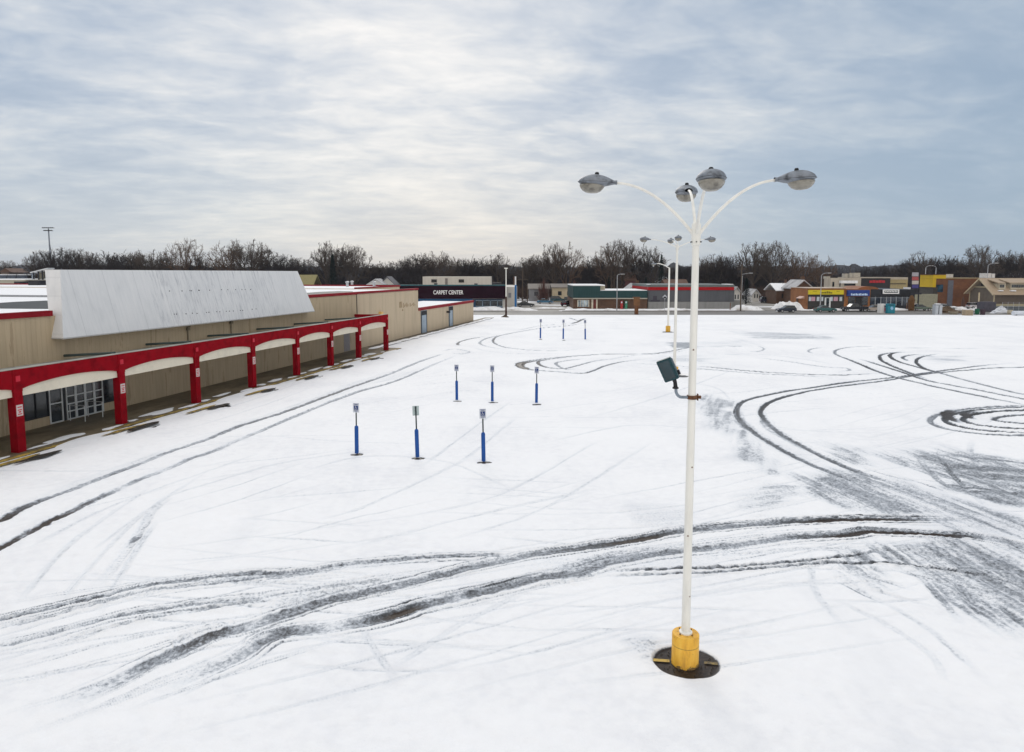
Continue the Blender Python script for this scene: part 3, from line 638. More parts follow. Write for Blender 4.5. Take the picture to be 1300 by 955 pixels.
# black membrane laid bare by the wind behind the parapet
def roofpatch(poly,z):
    m=MB(); v=[(*L(x,y,z),z) for x,y in poly]; m.add(v,[tuple(range(len(v)))]); return lb(m,'bare_membrane',MEMB,store)
roofpatch([(-60,391),(-60,386),(0,384.5),(20,383.2),(55,381.8),(64,381.5),(64,392)],6.262)
roofpatch([(380,376),(384,372.3),(405,370.6),(430,369.6),(446,369.8),(449,370.5),(440,372.5),(410,374)],6.262)
m=MB(); m.box(-118,-20,28,28.5,6.24,6.42); lb(m,'roof_kerb',M('grey_flashing',(.3,.31,.33),.6),store)
m=MB(); q=L(43,363,6.24); m.box(q[0]-1.2,q[0]+1.2,q[1],q[1]+2,6.24,7.1); m.box(q[0]-1.4,q[0]+1.4,q[1]-.2,q[1]+2.2,7.1,7.2); lb(m,'roof_vent',DARKM,store)
m=MB(); q=L(22,361,6.24); m.box(q[0]-.8,q[0]+.8,q[1],q[1]+2,6.24,6.8); lb(m,'roof_vent',DARKM,store)
for x,y in ((475,364.5),(441,364),(447,363)):
    m=MB(); q=L(x,y+1,6.24); m.lathe((q[0],q[1],6.24),[(.22,0),(.22,.75),(.32,.76),(.32,.9),(.1,1.0)],10); lb(m,'roof_vent',M('galvanised',(.45,.46,.48),.4,metal=.6),store)
# sloping white sign panel
b0,b1=5.75,33.75; t0,t1=6.85,32.65
m=MB()
bt=[(-4.7,b0+.25,6.25),(-3.02,b0,4.92),(-3.02,b1,4.92),(-4.7,b1-.25,6.25)]
V=[(-3.85,b0,4.93),(-3.02,b0,4.93),(-3.02,b1,4.93),(-3.85,b1,4.93),(-5.1,t0,8.7),(-4.05,t0,8.7),(-4.05,t1,8.7),(-5.1,t1,8.7)]
m.add(V,[(0,3,2,1),(4,5,6,7),(0,1,5,4),(1,2,6,5),(2,3,7,6),(3,0,4,7)])
panel=lb(m,'sign_panel',MANS,store)
def onpanel(x,y,off=.01):
    r=ray(x,y); c=np.array([0,0,H]); pn=np.array([3.77,0,1.03]); pn/=np.linalg.norm(pn)
    pw=nS*pn[0]+np.array([0,0,pn[2]]); p0=O+nS*(-3.02)+np.array([0,0,4.93])
    t=((p0-c)@pw)/(r@pw); q=c+r*t+pw*off; qq=q-O; return (float(qq@nS),float(qq@dS),float(q[2]))
for x,y in [(215,369.6),(231,369.6),(243,369.4),(253,368.8),(241,369.2),(252,368.6),(266,368.6),(281,368),(289,368),(299,367.8),(307,367.8),(311,367.8),(318,367.6),(221,399),(224,399),(236,398.6),(250,398),(244,397.8),(262,397),(265,396.6),(275,396),(279,396),(287,395.4),(291,395.2),(296,395),(305,394.4),(308,394.2),(320,392.8),(325,392.4)]:
    p=onpanel(x,y); m=MB(); q_=random.uniform(.015,.035); m.box(p[0]-.02,p[0]+.02,p[1]-q_,p[1]+q_,p[2]-.03,p[2]+.03); m.build('fixing_hole',BLACK,panel,local=True)
m=MB(); m.box(-3.98,-3.02+.02,b0,b1,4.86,4.928); lb(m,'sign_panel_edge',M('drip_edge',(.45,.45,.44),.5),store)
# ghost of removed lettering
GH=M('adhesive_stain',(.34,.25,.15),.8,.3,2.)
for (xa,xb,ya,yb) in ((511.5,518.7,384,391),(520,527.5,384,389.6)):
    s0,z0=W(xa,yb,WN); s1,z1=W(xb,ya,WN)
    for k in range(5):
        a=s0+(s1-s0)*(k+.1)/5; bq=s0+(s1-s0)*(k+.8)/5
        m=MB(); m.box(WN-.02,WN+.008+.001*k,a,bq,z0+.1*((k*7)%3),z1-.12*((k*5)%3)); lb(m,'letter_ghost',GH,store)
s0,z0=W(507,391,WN); s1,z1=W(510,383,WN)
m=MB(); m.box(WN-.02,WN+.009,s0,s0+.92,z0,z1); m.box(WN-.02,WN+.0085,s0+.9,s1+.1,z0-.1,z1-.3)
lb(m,'letter_ghost',GH,store); m=MB(); m.box(WN-.02,WN+.03,W(510.5,392,WN)[0],W(511.6,392,WN)[0],W(510.5,395,WN)[1],W(510.5,392.6,WN)[1])
lb(m,'letter_ghost',GH,store)
# storefront under the canopy
def wf(s0,s1,z0,z1,mulls=(),rails=(),name='window',w=.07,glz=None):
    m=MB(); x=WN+.02
    m.box(x,x+.06,s0,s1,z0,z0+w); m.box(x,x+.06,s0,s1,z1-w,z1); m.box(x,x+.06,s0,s0+w,z0+w,z1-w); m.box(x,x+.06,s1-w,s1,z0+w,z1-w)
    for q in mulls: m.box(x+.002,x+.058,q-w/2,q+w/2,z0+w,z1-w)
    for q in rails: m.box(x+.004,x+.056,s0+w,s1-w,q-w/2,q+w/2)
    f=lb(m,name,WINF if name!='shop_window' else DARKM,store)
    g=MB(); g.box(WN-.01,WN+.03,s0+.03,s1-.03,z0+.03,z1-.03); g.build('pane',glz or GLASS,f,local=True); return f
wf(3.62,5.25,.62,2.55,(4.45,),(),'shop_window')
wf(5.27,6.15,.14,2.5,(),(1.25,),'door')
m=MB(); m.box(WN-.02,WN+.05,6.17,6.36,.14,2.5); lb(m,'door_post',DARKM,store)
for k in range(4): wf(6.38+k*.66,6.38+k*.66+.65,.14,2.5,(),(.62,1.05,1.5) if k!=3 else (.6,1.05,1.5),'door',w=.065)
wf(9.04,10.5,.62,2.55,(),(),'shop_window')
m=MB(); g=MB()
for yy in (5.95,7.75):
    m.tube([(-2.2,yy,.12),(-2.2,yy,1.05),(-1.5,yy,1.05),(-1.5,yy,.12)],.025,8)
hr=empty('door_guard_rail','low white tubular guard rail standing outside the glass entrance doors','guard rail',(O[0],O[1],0),-AZ)
for yy in (6.35,7.6):
    mm=MB(); mm.tube([(WN+.3,yy,.12),(WN+.3,yy,1.02),(WN+1.3,yy,1.02),(WN+1.3,yy,.12)],.024,8); mm.build('rail',WINF,hr,local=True)
m=MB(); m.box(WN-.02,WN+.02,sCan-3.3,sCan-1.9,.14,2.4); lb(m,'service_door',M('grey_door',(.28,.26,.27),.6,.1),store)
# wing doors
for xa,xb in ((534,541.3),(569.5,574.6)):
    s0=W(xa,400,WN)[0]; s1=W(xb,400,WN)[0]
    m=MB(); m.box(WN+.02,WN+.08,s0,s1,.1,3.25); f=lb(m,'door',M('pale_blue_steel',(.3,.37,.44),.45,.2,2.),store)
    m=MB(); m.box(WN+.07,WN+.1,s0,s1,2.6,3.2); m.box(WN+.07,WN+.1,s0,s0+.25,.1,2.6); m.box(WN+.07,WN+.1,s1-.2,s1,.1,2.6); m.build('frame',BLACK,f,local=True)
m=MB(); sq=W(569,391,WN); m.box(WN,WN+.5,sq[0]-.9,sq[0]-.5,2.3,2.6); lb(m,'wall_lamp',DARKM,store)
m=MB(); sq=W(482,397.5,WN); m.box(WN,WN+.35,sq[0]-.3,sq[0]+.3,sq[1]-.15,sq[1]+.15); lb(m,'wall_lamp',M('amber_lamp_cover',(.7,.45,.15),.4),store)
for x,ya,yb in ((237,415,433),(292,407,424)):
    s,za=W(x,ya,WN); _,zb=W(x,yb,WN); m=MB(); m.tube([(WN+.08,s,max(zb,3.5)),(WN+.08,s,za),(WN+.3,s,za+.05)],.05,8); m.box(WN+.02,WN+.2,s-.12,s+.12,za-.25,za-.05); lb(m,'conduit',M('weathered_pipe',(.2,.17,.12),.6),store)
# canopy: arched beam, deck, struts, columns
cols=[-6.29,0,6.29,12.6,18.86,25.15,31.1,37.0,43.9]
CW=.42
def bay_poly(a,b,zs,zc,zt,n=16):
    pts=[(a,zt),(a,zs)]
    for k in range(1,n): 
        t=k/n; pts.append((a+(b-a)*t,zs+(zc-zs)*math.sin(math.pi*t)**.75))
    pts+=[(b,zs),(b,zt)]; return pts
can=MB()
for i in range(len(cols)-1):
    a=cols[i]+CW; b=cols[i+1]
    can.prism(bay_poly(a,b,3.08,3.36,4.02)[::-1],0,-.42,-.03)
for c in cols: can.box(-.45,0,c-.02,c+CW+.02,2.98,4.022)
can.box(-.4,-.03,-9.5,cols[0]-.02,3.2,4.0)
can.box(-3.78,-.42,cols[-1]+.02,cols[-1]+CW,3.08,4.0)
beam=lb(can,'canopy_beam',RED,store)
dk=MB(); dk.box(WN,-.42,-9.5,cols[-1]-.02,3.5,3.62); dk.box(-.46,-.06,-9.5,cols[-1]+CW-.02,4.025,4.05)
lb(dk,'canopy_deck',M('canopy_roofing',(.33,.33,.3),.8,.35,.8),store)
for i in range(len(cols)-1):
    a=cols[i]+CW; b=cols[i+1]
    m=MB(); m.box(-.36,-.14,a,b,2.74,3.45); m.build('arch_panel',CREAM,beam,local=True)
for c in cols[1:]:
    m=MB(); m.box(0,.03,c+.1,c+.32,3.46,3.72); m.build('badge',M('bright_red_plate',(.5,.01,.03),.4,.05),beam,local=True)
for k,(xa,ya) in enumerate([(81,451),(184,436),(264,425.6),(326,417.6),(376,410.6),(418,405.4)]):
    s=cols[min(k+2,7)]+.2; m=MB(); m.tube([(WN+.02,s,3.84),(-.4,s,4.08)],.075,8)
    lb(m,'strut',M('dull_green_strut',(.05,.07,.065),.6,.3,1.),store)
PLQ=M('placard_white',(.56,.52,.50),.5,.1,5.); PR=M('placard_red',(.5,.03,.04),.5,.1)
for c in cols:
    m=MB(); m.box(-.44,-.005,c,c+CW,.1,2.98); o=lb(m,'column',RED,store)
    m=MB(); m.box(-.005,.012,c+.04,c+.36,1.83,2.36); pl=m.build('placard',PLQ,o,local=True)
    m=MB(); m.m=1
    for z in (2.25,2.12,1.92): m.box(0,.017,c+.09,c+.31,z-.025,z+.025)
    m.box(0,.018,c+.14,c+.26,1.99,2.06)
    # red lettering bars joined to the placard as a second material
    me=pl.data; me.materials.append(PR); bm=bmesh.new(); bm.from_mesh(me)
    vv=[bm.verts.new(v) for v in m.v]; 
    for f in m.f:
        ff=bm.faces.new([vv[i] for i in f]); ff.material_index=1
    bm.to_mesh(me); bm.free()
# sidewalk with worn yellow edge and ragged snow
m=MB(); m.box(WN+.0,.62,-70,cols[-1]+2.6,.0,.1); sw=m.build('sidewalk',WALK); sw.location=(O[0],O[1],0); sw.rotation_euler=(0,0,-AZ); tag(sw,kind='structure')
m=MB(); m.box(WN-.0,WN+1.6,cols[-1]+2.61,sC+8,0,.1); m.box(WN+1.6,WN+1.75,cols[-1]+2.61,sC+8,0,.13); s2=m.build('sidewalk',M('brown_wet_walk',(.1,.08,.055),.6,.4,.6)); s2.location=(O[0],O[1],0); s2.rotation_euler=(0,0,-AZ); tag(s2,kind='structure')
m=MB(); m.box(.36,.66,-70,cols[-1]+2.4,.1,.112); k2=m.build('kerb_paint',WYEL); k2.location=(O[0],O[1],0); k2.rotation_euler=(0,0,-AZ); tag(k2,kind='structure')
def blob(cx,cy,rx,ry,z,seed,n=36,h=.03):
    vs=[(cx,cy,z+h)]
    for k in range(n):
        a=2*math.pi*k/n; r=.6+.75*vn(math.cos(a)*1.4+5,math.sin(a)*1.4+5,seed); vs.append((cx+rx*r*math.cos(a),cy+ry*r*math.sin(a),z))
    return vs,[(0,k+1,(k+1)%n+1) for k in range(n)]
m=MB()
for i,c in enumerate(cols[:-1]):
    for (dx,dy,rx,ry) in ((-.35,3.2,.42,1.5),(.15,-1.2,.22,.8),(-.15,1.3,.3,.6),(.1,5.2,.25,.7)):
        v,f=blob(dx,c+dy+random.uniform(-.4,.4),rx*random.uniform(.6,1.1),ry*random.uniform(.6,1.),.116+.001*(hash((i,dx))%4),i*7+int(dy*3)+50); m.add(v,f)
for s in np.arange(cols[-1]+2,sC+4,3.1):
    v,f=blob(WN+1.5,s,.5,2.,.134,int(s)); m.add(v,f)
sn=m.build('sidewalk_snow',SNOWCAP,smooth=True); sn.location=(O[0],O[1],0); sn.rotation_euler=(0,0,-AZ); tag(sn,kind='stuff')
m=MB(); m.box(.58,.95,-70,cols[-1]+2.4,.0,.07)
# snow pushed against the kerb
vs=[];f=[];n_=260
for i in range(n_+1):
    s=-30+i*(cols[-1]+34)/n_
    e=.60+.95*(vn(s*.33,2,77)-.36); g2=(vn(s*.33,2,77)>.60)
    e=max(.25,min(.72,e)); vs+= [(e,s,.117 if e<.66 else .05),(max(.74,e+.12),s,.10*(.7+.5*vn(s,1,78)) if e>.6 else .125),(1.2,s,.065),(1.9,s,.03)]
for i in range(n_):
    for j in range(3): f.append((i*4+j,i*4+j+1,(i+1)*4+j+1,(i+1)*4+j))
m=MB(); m.add(vs,f); ks=m.build('kerb_snow',SNOWCAP,smooth=True); ks.location=(O[0],O[1],0); ks.rotation_euler=(0,0,-AZ); tag(ks,kind='stuff')
ASPH=M('wet_asphalt_patch',(.04,.036,.03),.5,.4,2.,alt=(.02,.018,.015)); m=MB(); m2=MB()
for i,(x,y) in enumerate([(51,579.5),(182,541.5),(275,516.5),(341,495.5),(397,478.5),(440,465.8),(476,455.3)]):
    q=L(x,y,.12); v,f=blob(q[0],q[1],.30,1.15,.135,200+i*3,h=.004); m.add(v,f)
    v,f=blob(q[0]-.42,q[1]-.9,.20,1.5,.128,300+i*3,h=.004); m2.add(v,f)
mp=m.build('melt_patch',ASPH); mp.location=(O[0],O[1],0); mp.rotation_euler=(0,0,-AZ); tag(mp,kind='structure')
mp=m2.build('bare_kerb_paint',WYEL); mp.location=(O[0],O[1],0); mp.rotation_euler=(0,0,-AZ); tag(mp,kind='structure')
# ------------------------------------------------------------ lamp fittings
LENS=M('aged_lamp_glass',(.25,.235,.20),.2,.5,6.,spec=.5,alt=(.05,.045,.04))
HOOD=M('weathered_lamp_hood',(.20,.22,.25),.5,.6,7.,metal=.25)
def ovoid(L_,w,hh,sgn,n=20,k=14,flat=1.):
    """half shell of a teardrop lamp head, x from 0 (arm) to L_; sgn +1 upper, -1 lower"""
    vs=[];f=[]
    for i in range(k+1):
        t=i/k; x=L_*t; r=(math.sin(math.pi*min(1,max(0,t))**1.25))**.62 if 0<t<1 else 0.
        neck=.16*(1-t); rr=max(r,neck*2.2*(1-t)) if t<1 else 0.02
        for j in range(n+1):
            a=math.pi*j/n; vs.append((x,w*rr*math.cos(a),sgn*hh*rr*math.sin(a)**flat))
    for i in range(k):
        for j in range(n): f.append((i*(n+1)+j,i*(n+1)+j+1,(i+1)*(n+1)+j+1,(i+1)*(n+1)+j))
    # closing face along the rim
    for i in range(k): f.append((i*(n+1),(i+1)*(n+1),(i+1)*(n+1)+n,i*(n+1)+n))
    return vs,f
def head_parts(mt,parent,sc=1.):
    """mt places the head (x outwards)"""
    m=MB(); v,f=ovoid(.84*sc,.265*sc,.17*sc,1); m.add(v,f); v,f=ovoid(.84*sc,.268*sc,.10*sc,-1); 
    vv=[(x,y,max(z,-.075*sc)) for x,y,z in v]; m.add([(x,y,z-.001) for x,y,z in vv],f); m.xf(mt)
    h=m.build('lamp_head',HOOD,parent,smooth=True)
    m=MB(); pr=[(.235,.0),(.24,-.02),(.22,-.07),(.175,-.13),(.11,-.168),(.03,-.18)]
    m.lathe((0,0,0),[(r*sc,z*sc) for r,z in pr],22); 
    for i,p in enumerate(m.v): m.v[i]=(p[0]*1.12+.53*sc,p[1],p[2]-.055*sc)
    m.xf(mt); m.build('lens',LENS,h,smooth=True)
    m=MB(); m.lathe((.44*sc,0,.14*sc),[(.045*sc,0),(.045*sc,.055*sc),(.03*sc,.075*sc)],12); m.xf(mt); m.build('photocell',BLACK,h)
    m=MB(); v,f=ovoid(.85*sc,.275*sc,.018*sc,-1); m.add(v,f); m.xf(mt@Matrix.Translation((-.003,0,-.002))); m.build('rim',DARKM,h)
    return h
def lamp_post(name,label,base,hpole,hlamp,rad,arms,rot,scale=1.,group=None,ped=(.29,.70)):
    t=empty(name,label,'lamp post',(base[0],base[1],0),0,group); bx,by=base
    m=MB(); pr=[(ped[0]+.01,-.02),(ped[0]+.012,.03),(ped[0],.05),(ped[0],ped[1]-.02),(ped[0]-.012,ped[1]-.004),(ped[0]-.1,ped[1]+.004)]
    m.lathe((bx,by,0),pr,40); m.build('pedestal',YBASE,t,smooth=True)
    m=MB(); z0=ped[1]; k=12
    m.tube([(bx,by,z0+.03+(hpole-z0-.03)*i/k) for i in range(k+1)],[rad[0]+(rad[1]-rad[0])*i/k for i in range(k+1)],24)
    pole=m.build('pole',WHITEP,t,smooth=True)
    m=MB(); m.lathe((bx,by,z0),[(rad[0]*1.5,.0),(rad[0]*1.5,.035),(rad[0]*1.05,.06)],24,); m.build('base_flange',WHITEP,pole,smooth=True)
    for q in range(4):
        m=MB(); a=q*math.pi/2+.6; m.lathe((bx+rad[0]*1.9*math.cos(a),by+rad[0]*1.9*math.sin(a),z0),[(.014,.0),(.014,.03),(.008,.04)],6); m.build('anchor_bolt',RUST,pole)
    m=MB(); m.lathe((bx,by,hpole-.36),[(rad[1]*1.08,0),(rad[1]*1.35,.02),(rad[1]*1.35,.44),(rad[1]*.9,.48)],20); m.build('collar',WHITEP,pole,smooth=True)
    for q in range(6):
        m=MB(); a=q*math.pi/3+.35; m.tube([(bx+rad[1]*1.2*math.cos(a),by+rad[1]*1.2*math.sin(a),hpole-.28),(bx+rad[1]*1.75*math.cos(a),by+rad[1]*1.75*math.sin(a),hpole-.28)],.013,6); m.build('collar_bolt',BLACK,pole)
    for ang,reach,dz_ in [(q+(0.,))[:3] for q in arms]:
        a=R(ang+rot); d=Vector((math.cos(a),math.sin(a),0)); path=[]; n=16
        z1=hlamp+dz_; zs=hpole-.12
        for i in range(n+1):
            u=i/n; x=rad[1]*.9+(reach-rad[1])*u
            z=zs+(z1-zs)*(1-(1-u)**1.95)
            path.append(Vector((bx,by,0))+d*x+Vector((0,0,z)))
        m=MB(); m.tube(path,[.036*scale-.010*scale*i/n for i in range(n+1)],14); ar=m.build('arm',WHITEP,t,smooth=True)
        mt=Matrix.Translation(path[-1]-d*.05)@Matrix.Rotation(a,4,'Z')@Matrix.Rotation(R(-3),4,'Y')
        head_parts(mt,ar,scale)
    return t
lp=lamp_post('lamp_post','nearest tall white lamp post with four arms on a yellow concrete pedestal',LAMP,9.42,10.36,(.094,.070),[(0,1.56),(90,1.62),(180,1.68),(270,1.5,-.22)],-8,.97)
for i,(z_,a_) in enumerate([(1.55,-60),(2.9,-110),(4.4,-75),(6.9,-100)]):
    m=MB(); rr=.094-(.024)*z_/9.4+.0015; ca,sa=math.cos(R(a_)),math.sin(R(a_)); c=Vector((LAMP[0]+rr*ca,LAMP[1]+rr*sa,z_)); u=Vector((-sa,ca,0)); n_=Vector((ca,sa,0))*.003; hs=.03 if i else .022; w_=.02
    m.hexa([c-u*w_-n_*2,c+u*w_-n_*2,c+u*w_*.8+n_,c-u*w_*.8+n_],[c-u*w_*.6-n_*2+Vector((0,0,hs)),c+u*w_*.7-n_*2+Vector((0,0,hs)),c+u*w_*.5+n_+Vector((0,0,hs)),c-u*w_*.4+n_+Vector((0,0,hs))]); m.build('paint_chip',RUST,[o for o in lp.children if o.name.startswith('pole')][0])
# painted bay line inside the melted ring
m=MB(); v=[]
for x0,x1,y0,y1,o_ in ((828,850,839.5,841,3.4),(894,911,843,844.5,3.0)):
    p=[G(x0,y0-o_*.5,0)[:2],G(x1,y1-o_*.5,0)[:2],G(x1,y1+o_*.5,0)[:2],G(x0,y0+o_*.5,0)[:2]]
    m.add([(*q,.034) for q in p],[(0,1,2,3)])
struct('bay_line',m,WYEL)
m=MB(); 
for i in range(46):
    a=random.uniform(0,6.28); r_=random.uniform(.3,.66); m.lathe((LAMP[0]+r_*math.cos(a),LAMP[1]+r_*math.sin(a)/1.1,.015),[(.012,0),(random.uniform(.01,.022),.012),(.006,.024)],6)
g_=m.build('grit',M('wet_grit',(.06,.05,.04),.6,.4,9.)); tag(g_,kind='stuff')
# floodlight on the post
zc=8.5-(508-347)*LAMP[1]/867*.985
fl=empty('floodlight','dark teal box floodlight clamped low on the nearest white lamp post','floodlight',(LAMP[0],LAMP[1],zc))
bx,by=LAMP
m=MB(); m.lathe((bx,by,zc-.04),[(.098,0),(.108,.005),(.108,.075),(.098,.08)],24); m.box(bx+.09,bx+.19,by-.03,by+.03,zc-.03,zc+.03); m.tube([(bx+.16,by-.055,zc),(bx+.16,by+.055,zc)],.018,8); m.box(bx+.115,bx+.125,by-.05,by+.05,zc-.07,zc+.07); m.build('clamp',RUST,fl)
arc=[(bx-.1,by-.02,zc),(bx-.22,by-.03,zc+.005)]
for i in range(1,9):
    a=R(90*i/8); arc.append((bx-.22-.13*math.sin(a),by-.04,zc+.005+.16*(1-math.cos(a))))
arc.append((bx-.36,by-.045,zc+.24)); m=MB(); m.tube(arc,.032,12); m.build('bracket_arm',GREYM,fl,smooth=True)
m=MB(); m.tube([(bx-.36,by-.045,zc+.19),(bx-.36,by-.045,zc+.22)],.065,12); m.tube([(bx-.36,by-.045,zc+.22),(bx-.375,by-.05,zc+.33),(bx-.42,by-.05,zc+.46)],[.045,.04,.05],12); m.build('knuckle',BLACK,fl,smooth=True)
HB=M('dark_teal_housing',(.012,.05,.062),.4,.25,4.); HB2=M('faded_slate_housing',(.10,.125,.16),.45,.3,4.)
mt=Matrix.Translation((bx-.50,by-.05,zc+.62))@Matrix.Rotation(R(-25),4,'Y')@Matrix.Rotation(R(-28),4,'Z')
m=MB(); m.box(-.17,.14,-.13,-.03,-.24,.24); m.xf(mt); m.build('door_frame',HB,fl,bevel=.012)
m=MB(); 
a_=[(-.155,-.03,-.225),(.125,-.03,-.225),(.125,-.03,.225),(-.155,-.03,.225)]; b_=[(-.10,.2,-.15),(.08,.2,-.15),(.08,.2,.15),(-.10,.2,.15)]
m.add(a_+b_,[(0,1,2,3),(7,6,5,4),(0,4,5,1),(1,5,6,2),(2,6,7,3),(3,7,4,0)]); m.xf(mt); m.build('housing',HB2,fl,bevel=.01)
m=MB(); m.box(-.13,.10,-.135,-.128,-.20,.20); m.xf(mt); m.build('glass',glass('flood_glass',(.012,.035,.045),.12),fl)
m=MB(); m.box(.10,.16,.02,.07,-.2,-.10); m.tube([(.0,-.06,-.24),(.0,-.06,-.29)],.03,8); m.xf(mt); m.build('hinge_lug',DARKM,fl)
# second and third posts
p2=G(856,476.5,0)[:2]; 
lamp_post('lamp_post','middle distance white lamp post with three visible arms behind the floodlight',p2,10.75,11.25,(.13,.09),[(4,2.3),(94,1.9),(184,2.25),(262,1.7)],-4,1.1,ped=(.32,.72))
p3=G(848,421.5,0)[:2]; sc3=p3[1]/867
t3=empty('lamp_post','thin white post with one curved arm rising from a short yellow pedestal farther off','lamp post',(p3[0],p3[1],0))
hz=8.5+(347-340)*sc3
m=MB(); m.lathe((p3[0],p3[1],0),[(.34,0),(.34,.85),(.2,.9)],20); m.build('pedestal',YBASE,t3)
m=MB(); m.tube([(p3[0],p3[1],.85),(p3[0],p3[1],hz)],[.15,.11],14); m.build('pole',WHITEP,t3,smooth=True)
m=MB(); m.tube([(p3[0],p3[1],hz-.1),(p3[0]-.7,p3[1],hz+.35),(p3[0]-1.5,p3[1],hz+.6),(p3[0]-1.9,p3[1],hz+.55)],.06,8); ar=m.build('arm',WHITEP,t3,smooth=True)
head_parts(Matrix.Translation((p3[0]-1.75,p3[1],hz+.52))@Matrix.Rotation(math.pi,4,'Z'),ar,1.05)
# ------------------------------------------------------------ blue sleeved sign posts
SIGNW=M('sign_face_white',(.55,.58,.64),.4,.06,5.); SIGNB=M('sign_symbol_blue',(.01,.035,.16),.4,.1); SIGNBK=M('sign_back_aluminium',(.42,.50,.50),.4,.12,4.,metal=.3)
def sign_post(back=False,h=1.32,lean=0.):
    t=empty('sign_post','','sign post')
    m=MB(); m.lathe((0,0,0),[(.105,0),(.105,.03),(.092,.05),(.092,h-.05),(.075,h+.01),(.03,h+.035)],20,); m.build('sleeve',BLUE,t,smooth=True)
    m=MB(); m.prism([(-.032,-.012),(-.018,-.018),(-.014,.016),(.014,.016),(.018,-.018),(.032,-.012),(.018,.03),(-.018,.03)],2,h-.05,2.42); m.build('post',GREENPOST,t)
    s=-1
    yb=.036 if back else -.022
    m=MB(); m.prism([(-.15,1.98),(.15,1.98),(.15,2.43),(-.15,2.43)],1,yb-.003,yb+.003); f=m.build('sign_plate',SIGNBK if back else SIGNW,t)
    if not back:
        m=MB(); m.box(-.10,.10,yb-.007,yb-.0035,2.11,2.31); sy=m.build('blue_square',SIGNB,f)
        m=MB(); y0,y1=yb-.010,yb-.0075
        m.box(-.03,.0,y0,y1,2.26,2.29); m.box(-.03,-.008,y0,y1,2.2,2.255); m.box(-.008,.035,y0,y1,2.2,2.215); m.box(.025,.04,y0,y1,2.15,2.2)
        for k in range(10):
            a=R(150+k*24); b=R(150+(k+1)*24); 
            m.add([(-.01+.05*math.cos(a),y0,2.18+.045*math.sin(a)),(-.01+.05*math.cos(b),y0,2.18+.045*math.sin(b)),(-.01+.036*math.cos(b),y0,2.18+.032*math.sin(b)),(-.01+.036*math.cos(a),y0,2.18+.032*math.sin(a))],[(0,1,2,3)])
        o=m.build('wheelchair_symbol',SIGNW,f)
        m=MB(); 
        for z,w in ((2.385,.11),(2.355,.08),(2.07,.1),(2.035,.07)): m.box(-w,w,yb-.006,yb-.0035,z-.009,z+.009)
        m.build('sign_lettering',SIGNB,f)
    return t
labs=['blue sleeved accessible parking sign in the nearest row, closest to the red canopy','blue sleeved post in the nearest row whose pale sign plate is turned backwards','blue sleeved accessible parking sign standing nearest of all, right of the backwards one',
 'blue sleeved accessible parking sign in the second row, closest to the red canopy','blue sleeved accessible parking sign in the middle of the second row','blue sleeved accessible parking sign in the second row, nearest the lamp posts',
 'distant blue sign post in the farthest row, closest to the store','distant blue sign post in the middle of the farthest row','distant blue sign post in the farthest row, nearest the lamp posts']
front=sign_post(False); rear=sign_post(True)
for i,(x,y) in enumerate(BOLL):
    o=rear if i==1 else (front if i==0 else copy_tree(front))
    p=G(x,y-1.0,0); o.location=(p[0],p[1],0); o['label']=labs[i]; o['group']='blue sleeved accessible parking sign posts'
    o.rotation_euler=(R(random.uniform(-1.5,1.5)),R(random.uniform(-1.6,1.6)),R(random.uniform(-14,14)) if i else R(-6))
    if i>5: o.scale=(1.05,1.05,1.06)
# ------------------------------------------------------------ far side: shops and houses
def bld(name,label,x,Y,cat='building'):
    p=atY(x,390,Y); return empty(name,label,cat,(p[0],Y,0))
def part(name,mat,parent,boxes,Y,d=.1,**k):
    keep=name in('mullions','window_frame','door_frame','emblem','fascia','roof')
    o=None; m=MB()
    for b in boxes:
        if not keep: m=MB()
        m.fb(b[0],b[1],b[2],b[3],Y+(b[4] if len(b)>4 else 0),b[5] if len(b)>5 else d)
        if not keep: q=m.build(name,mat,parent,**k); o=o or q
    return o if not keep else m.build(name,mat,parent,**k)
WWHT=M('shop_white_wall',(.50,.48,.45),.7,.12,.3,streak=True)
# carpet store
Yc=165.; t=bld('carpet_store','low store with maroon fascia lettered CARPET CENTER and blue shopfront',575,Yc,'store')
part('wall',WWHT,t,[(470,656.5,364.5,None,0,30)],Yc)
part('lower_front',M('navy_shopfront',(.02,.06,.13),.5,.25,1.),t,[(470,641,380,None,-.12,.11),],Yc)
part('fascia',M('maroon_fascia',(.018,.005,.011),.8,.25,.4,spec=.03),t,[(470,642.5,363.2,379.2,-1.4,1.38)],Yc)
part('fascia_trim',M('teal_trim',(.02,.09,.11),.6,.4,1.),t,[(470,642.5,361.6,363.1,-1.5,1.6)],Yc)
for a,b in ((604,612),(613.5,622),(623.5,631),(632.5,637.5)):
    f=part('window',GLASS,t,[(a,b,382.2,388.6,-.2,.07)],Yc)
    part('window_frame',M('pale_blue_frame',(.3,.38,.45),.5,.2),f,[(a,b,381.3,382.1,-.24,.1),(a,b,388.7,389.3,-.24,.1),(b+.15,b+.75,381.3,389.3,-.24,.1)],Yc)
part('blue_band',M('blue_band',(.02,.13,.3),.5,.2),t,[(531,600,379.5,382,-.25,.12)],Yc)
part('side_panel',WWHT,t,[(638,641.5,380,None,-.26,.12)],Yc)
tp=at(569,371.6,Yc-1.42); sz=(374.3-369)*Yc/867*1.33
text('sign_lettering','CARPET CENTER',sz,M('sign_white',(.85,.85,.85),.4,.02),t,tuple(WM[t.name].inverted()@Vector(tp)),(R(90),0,0),ext=.02,sx=44*Yc/867/ (len('CARPET CENTER')*sz*.68),bold=.018)
up=part('upper_storey',M('beige_corrugated',(.52,.49,.44),.7,.12,.5,streak=True),t,[(536.5,623,351.3,366,14,10)],Yc)
for a,b,c,d in ((547.5,554.5,354.8,358.8),(582.3,589,354.8,358.8)): part('window',GLASS,up,[(a,b,c,d,13.9,.12)],Yc)
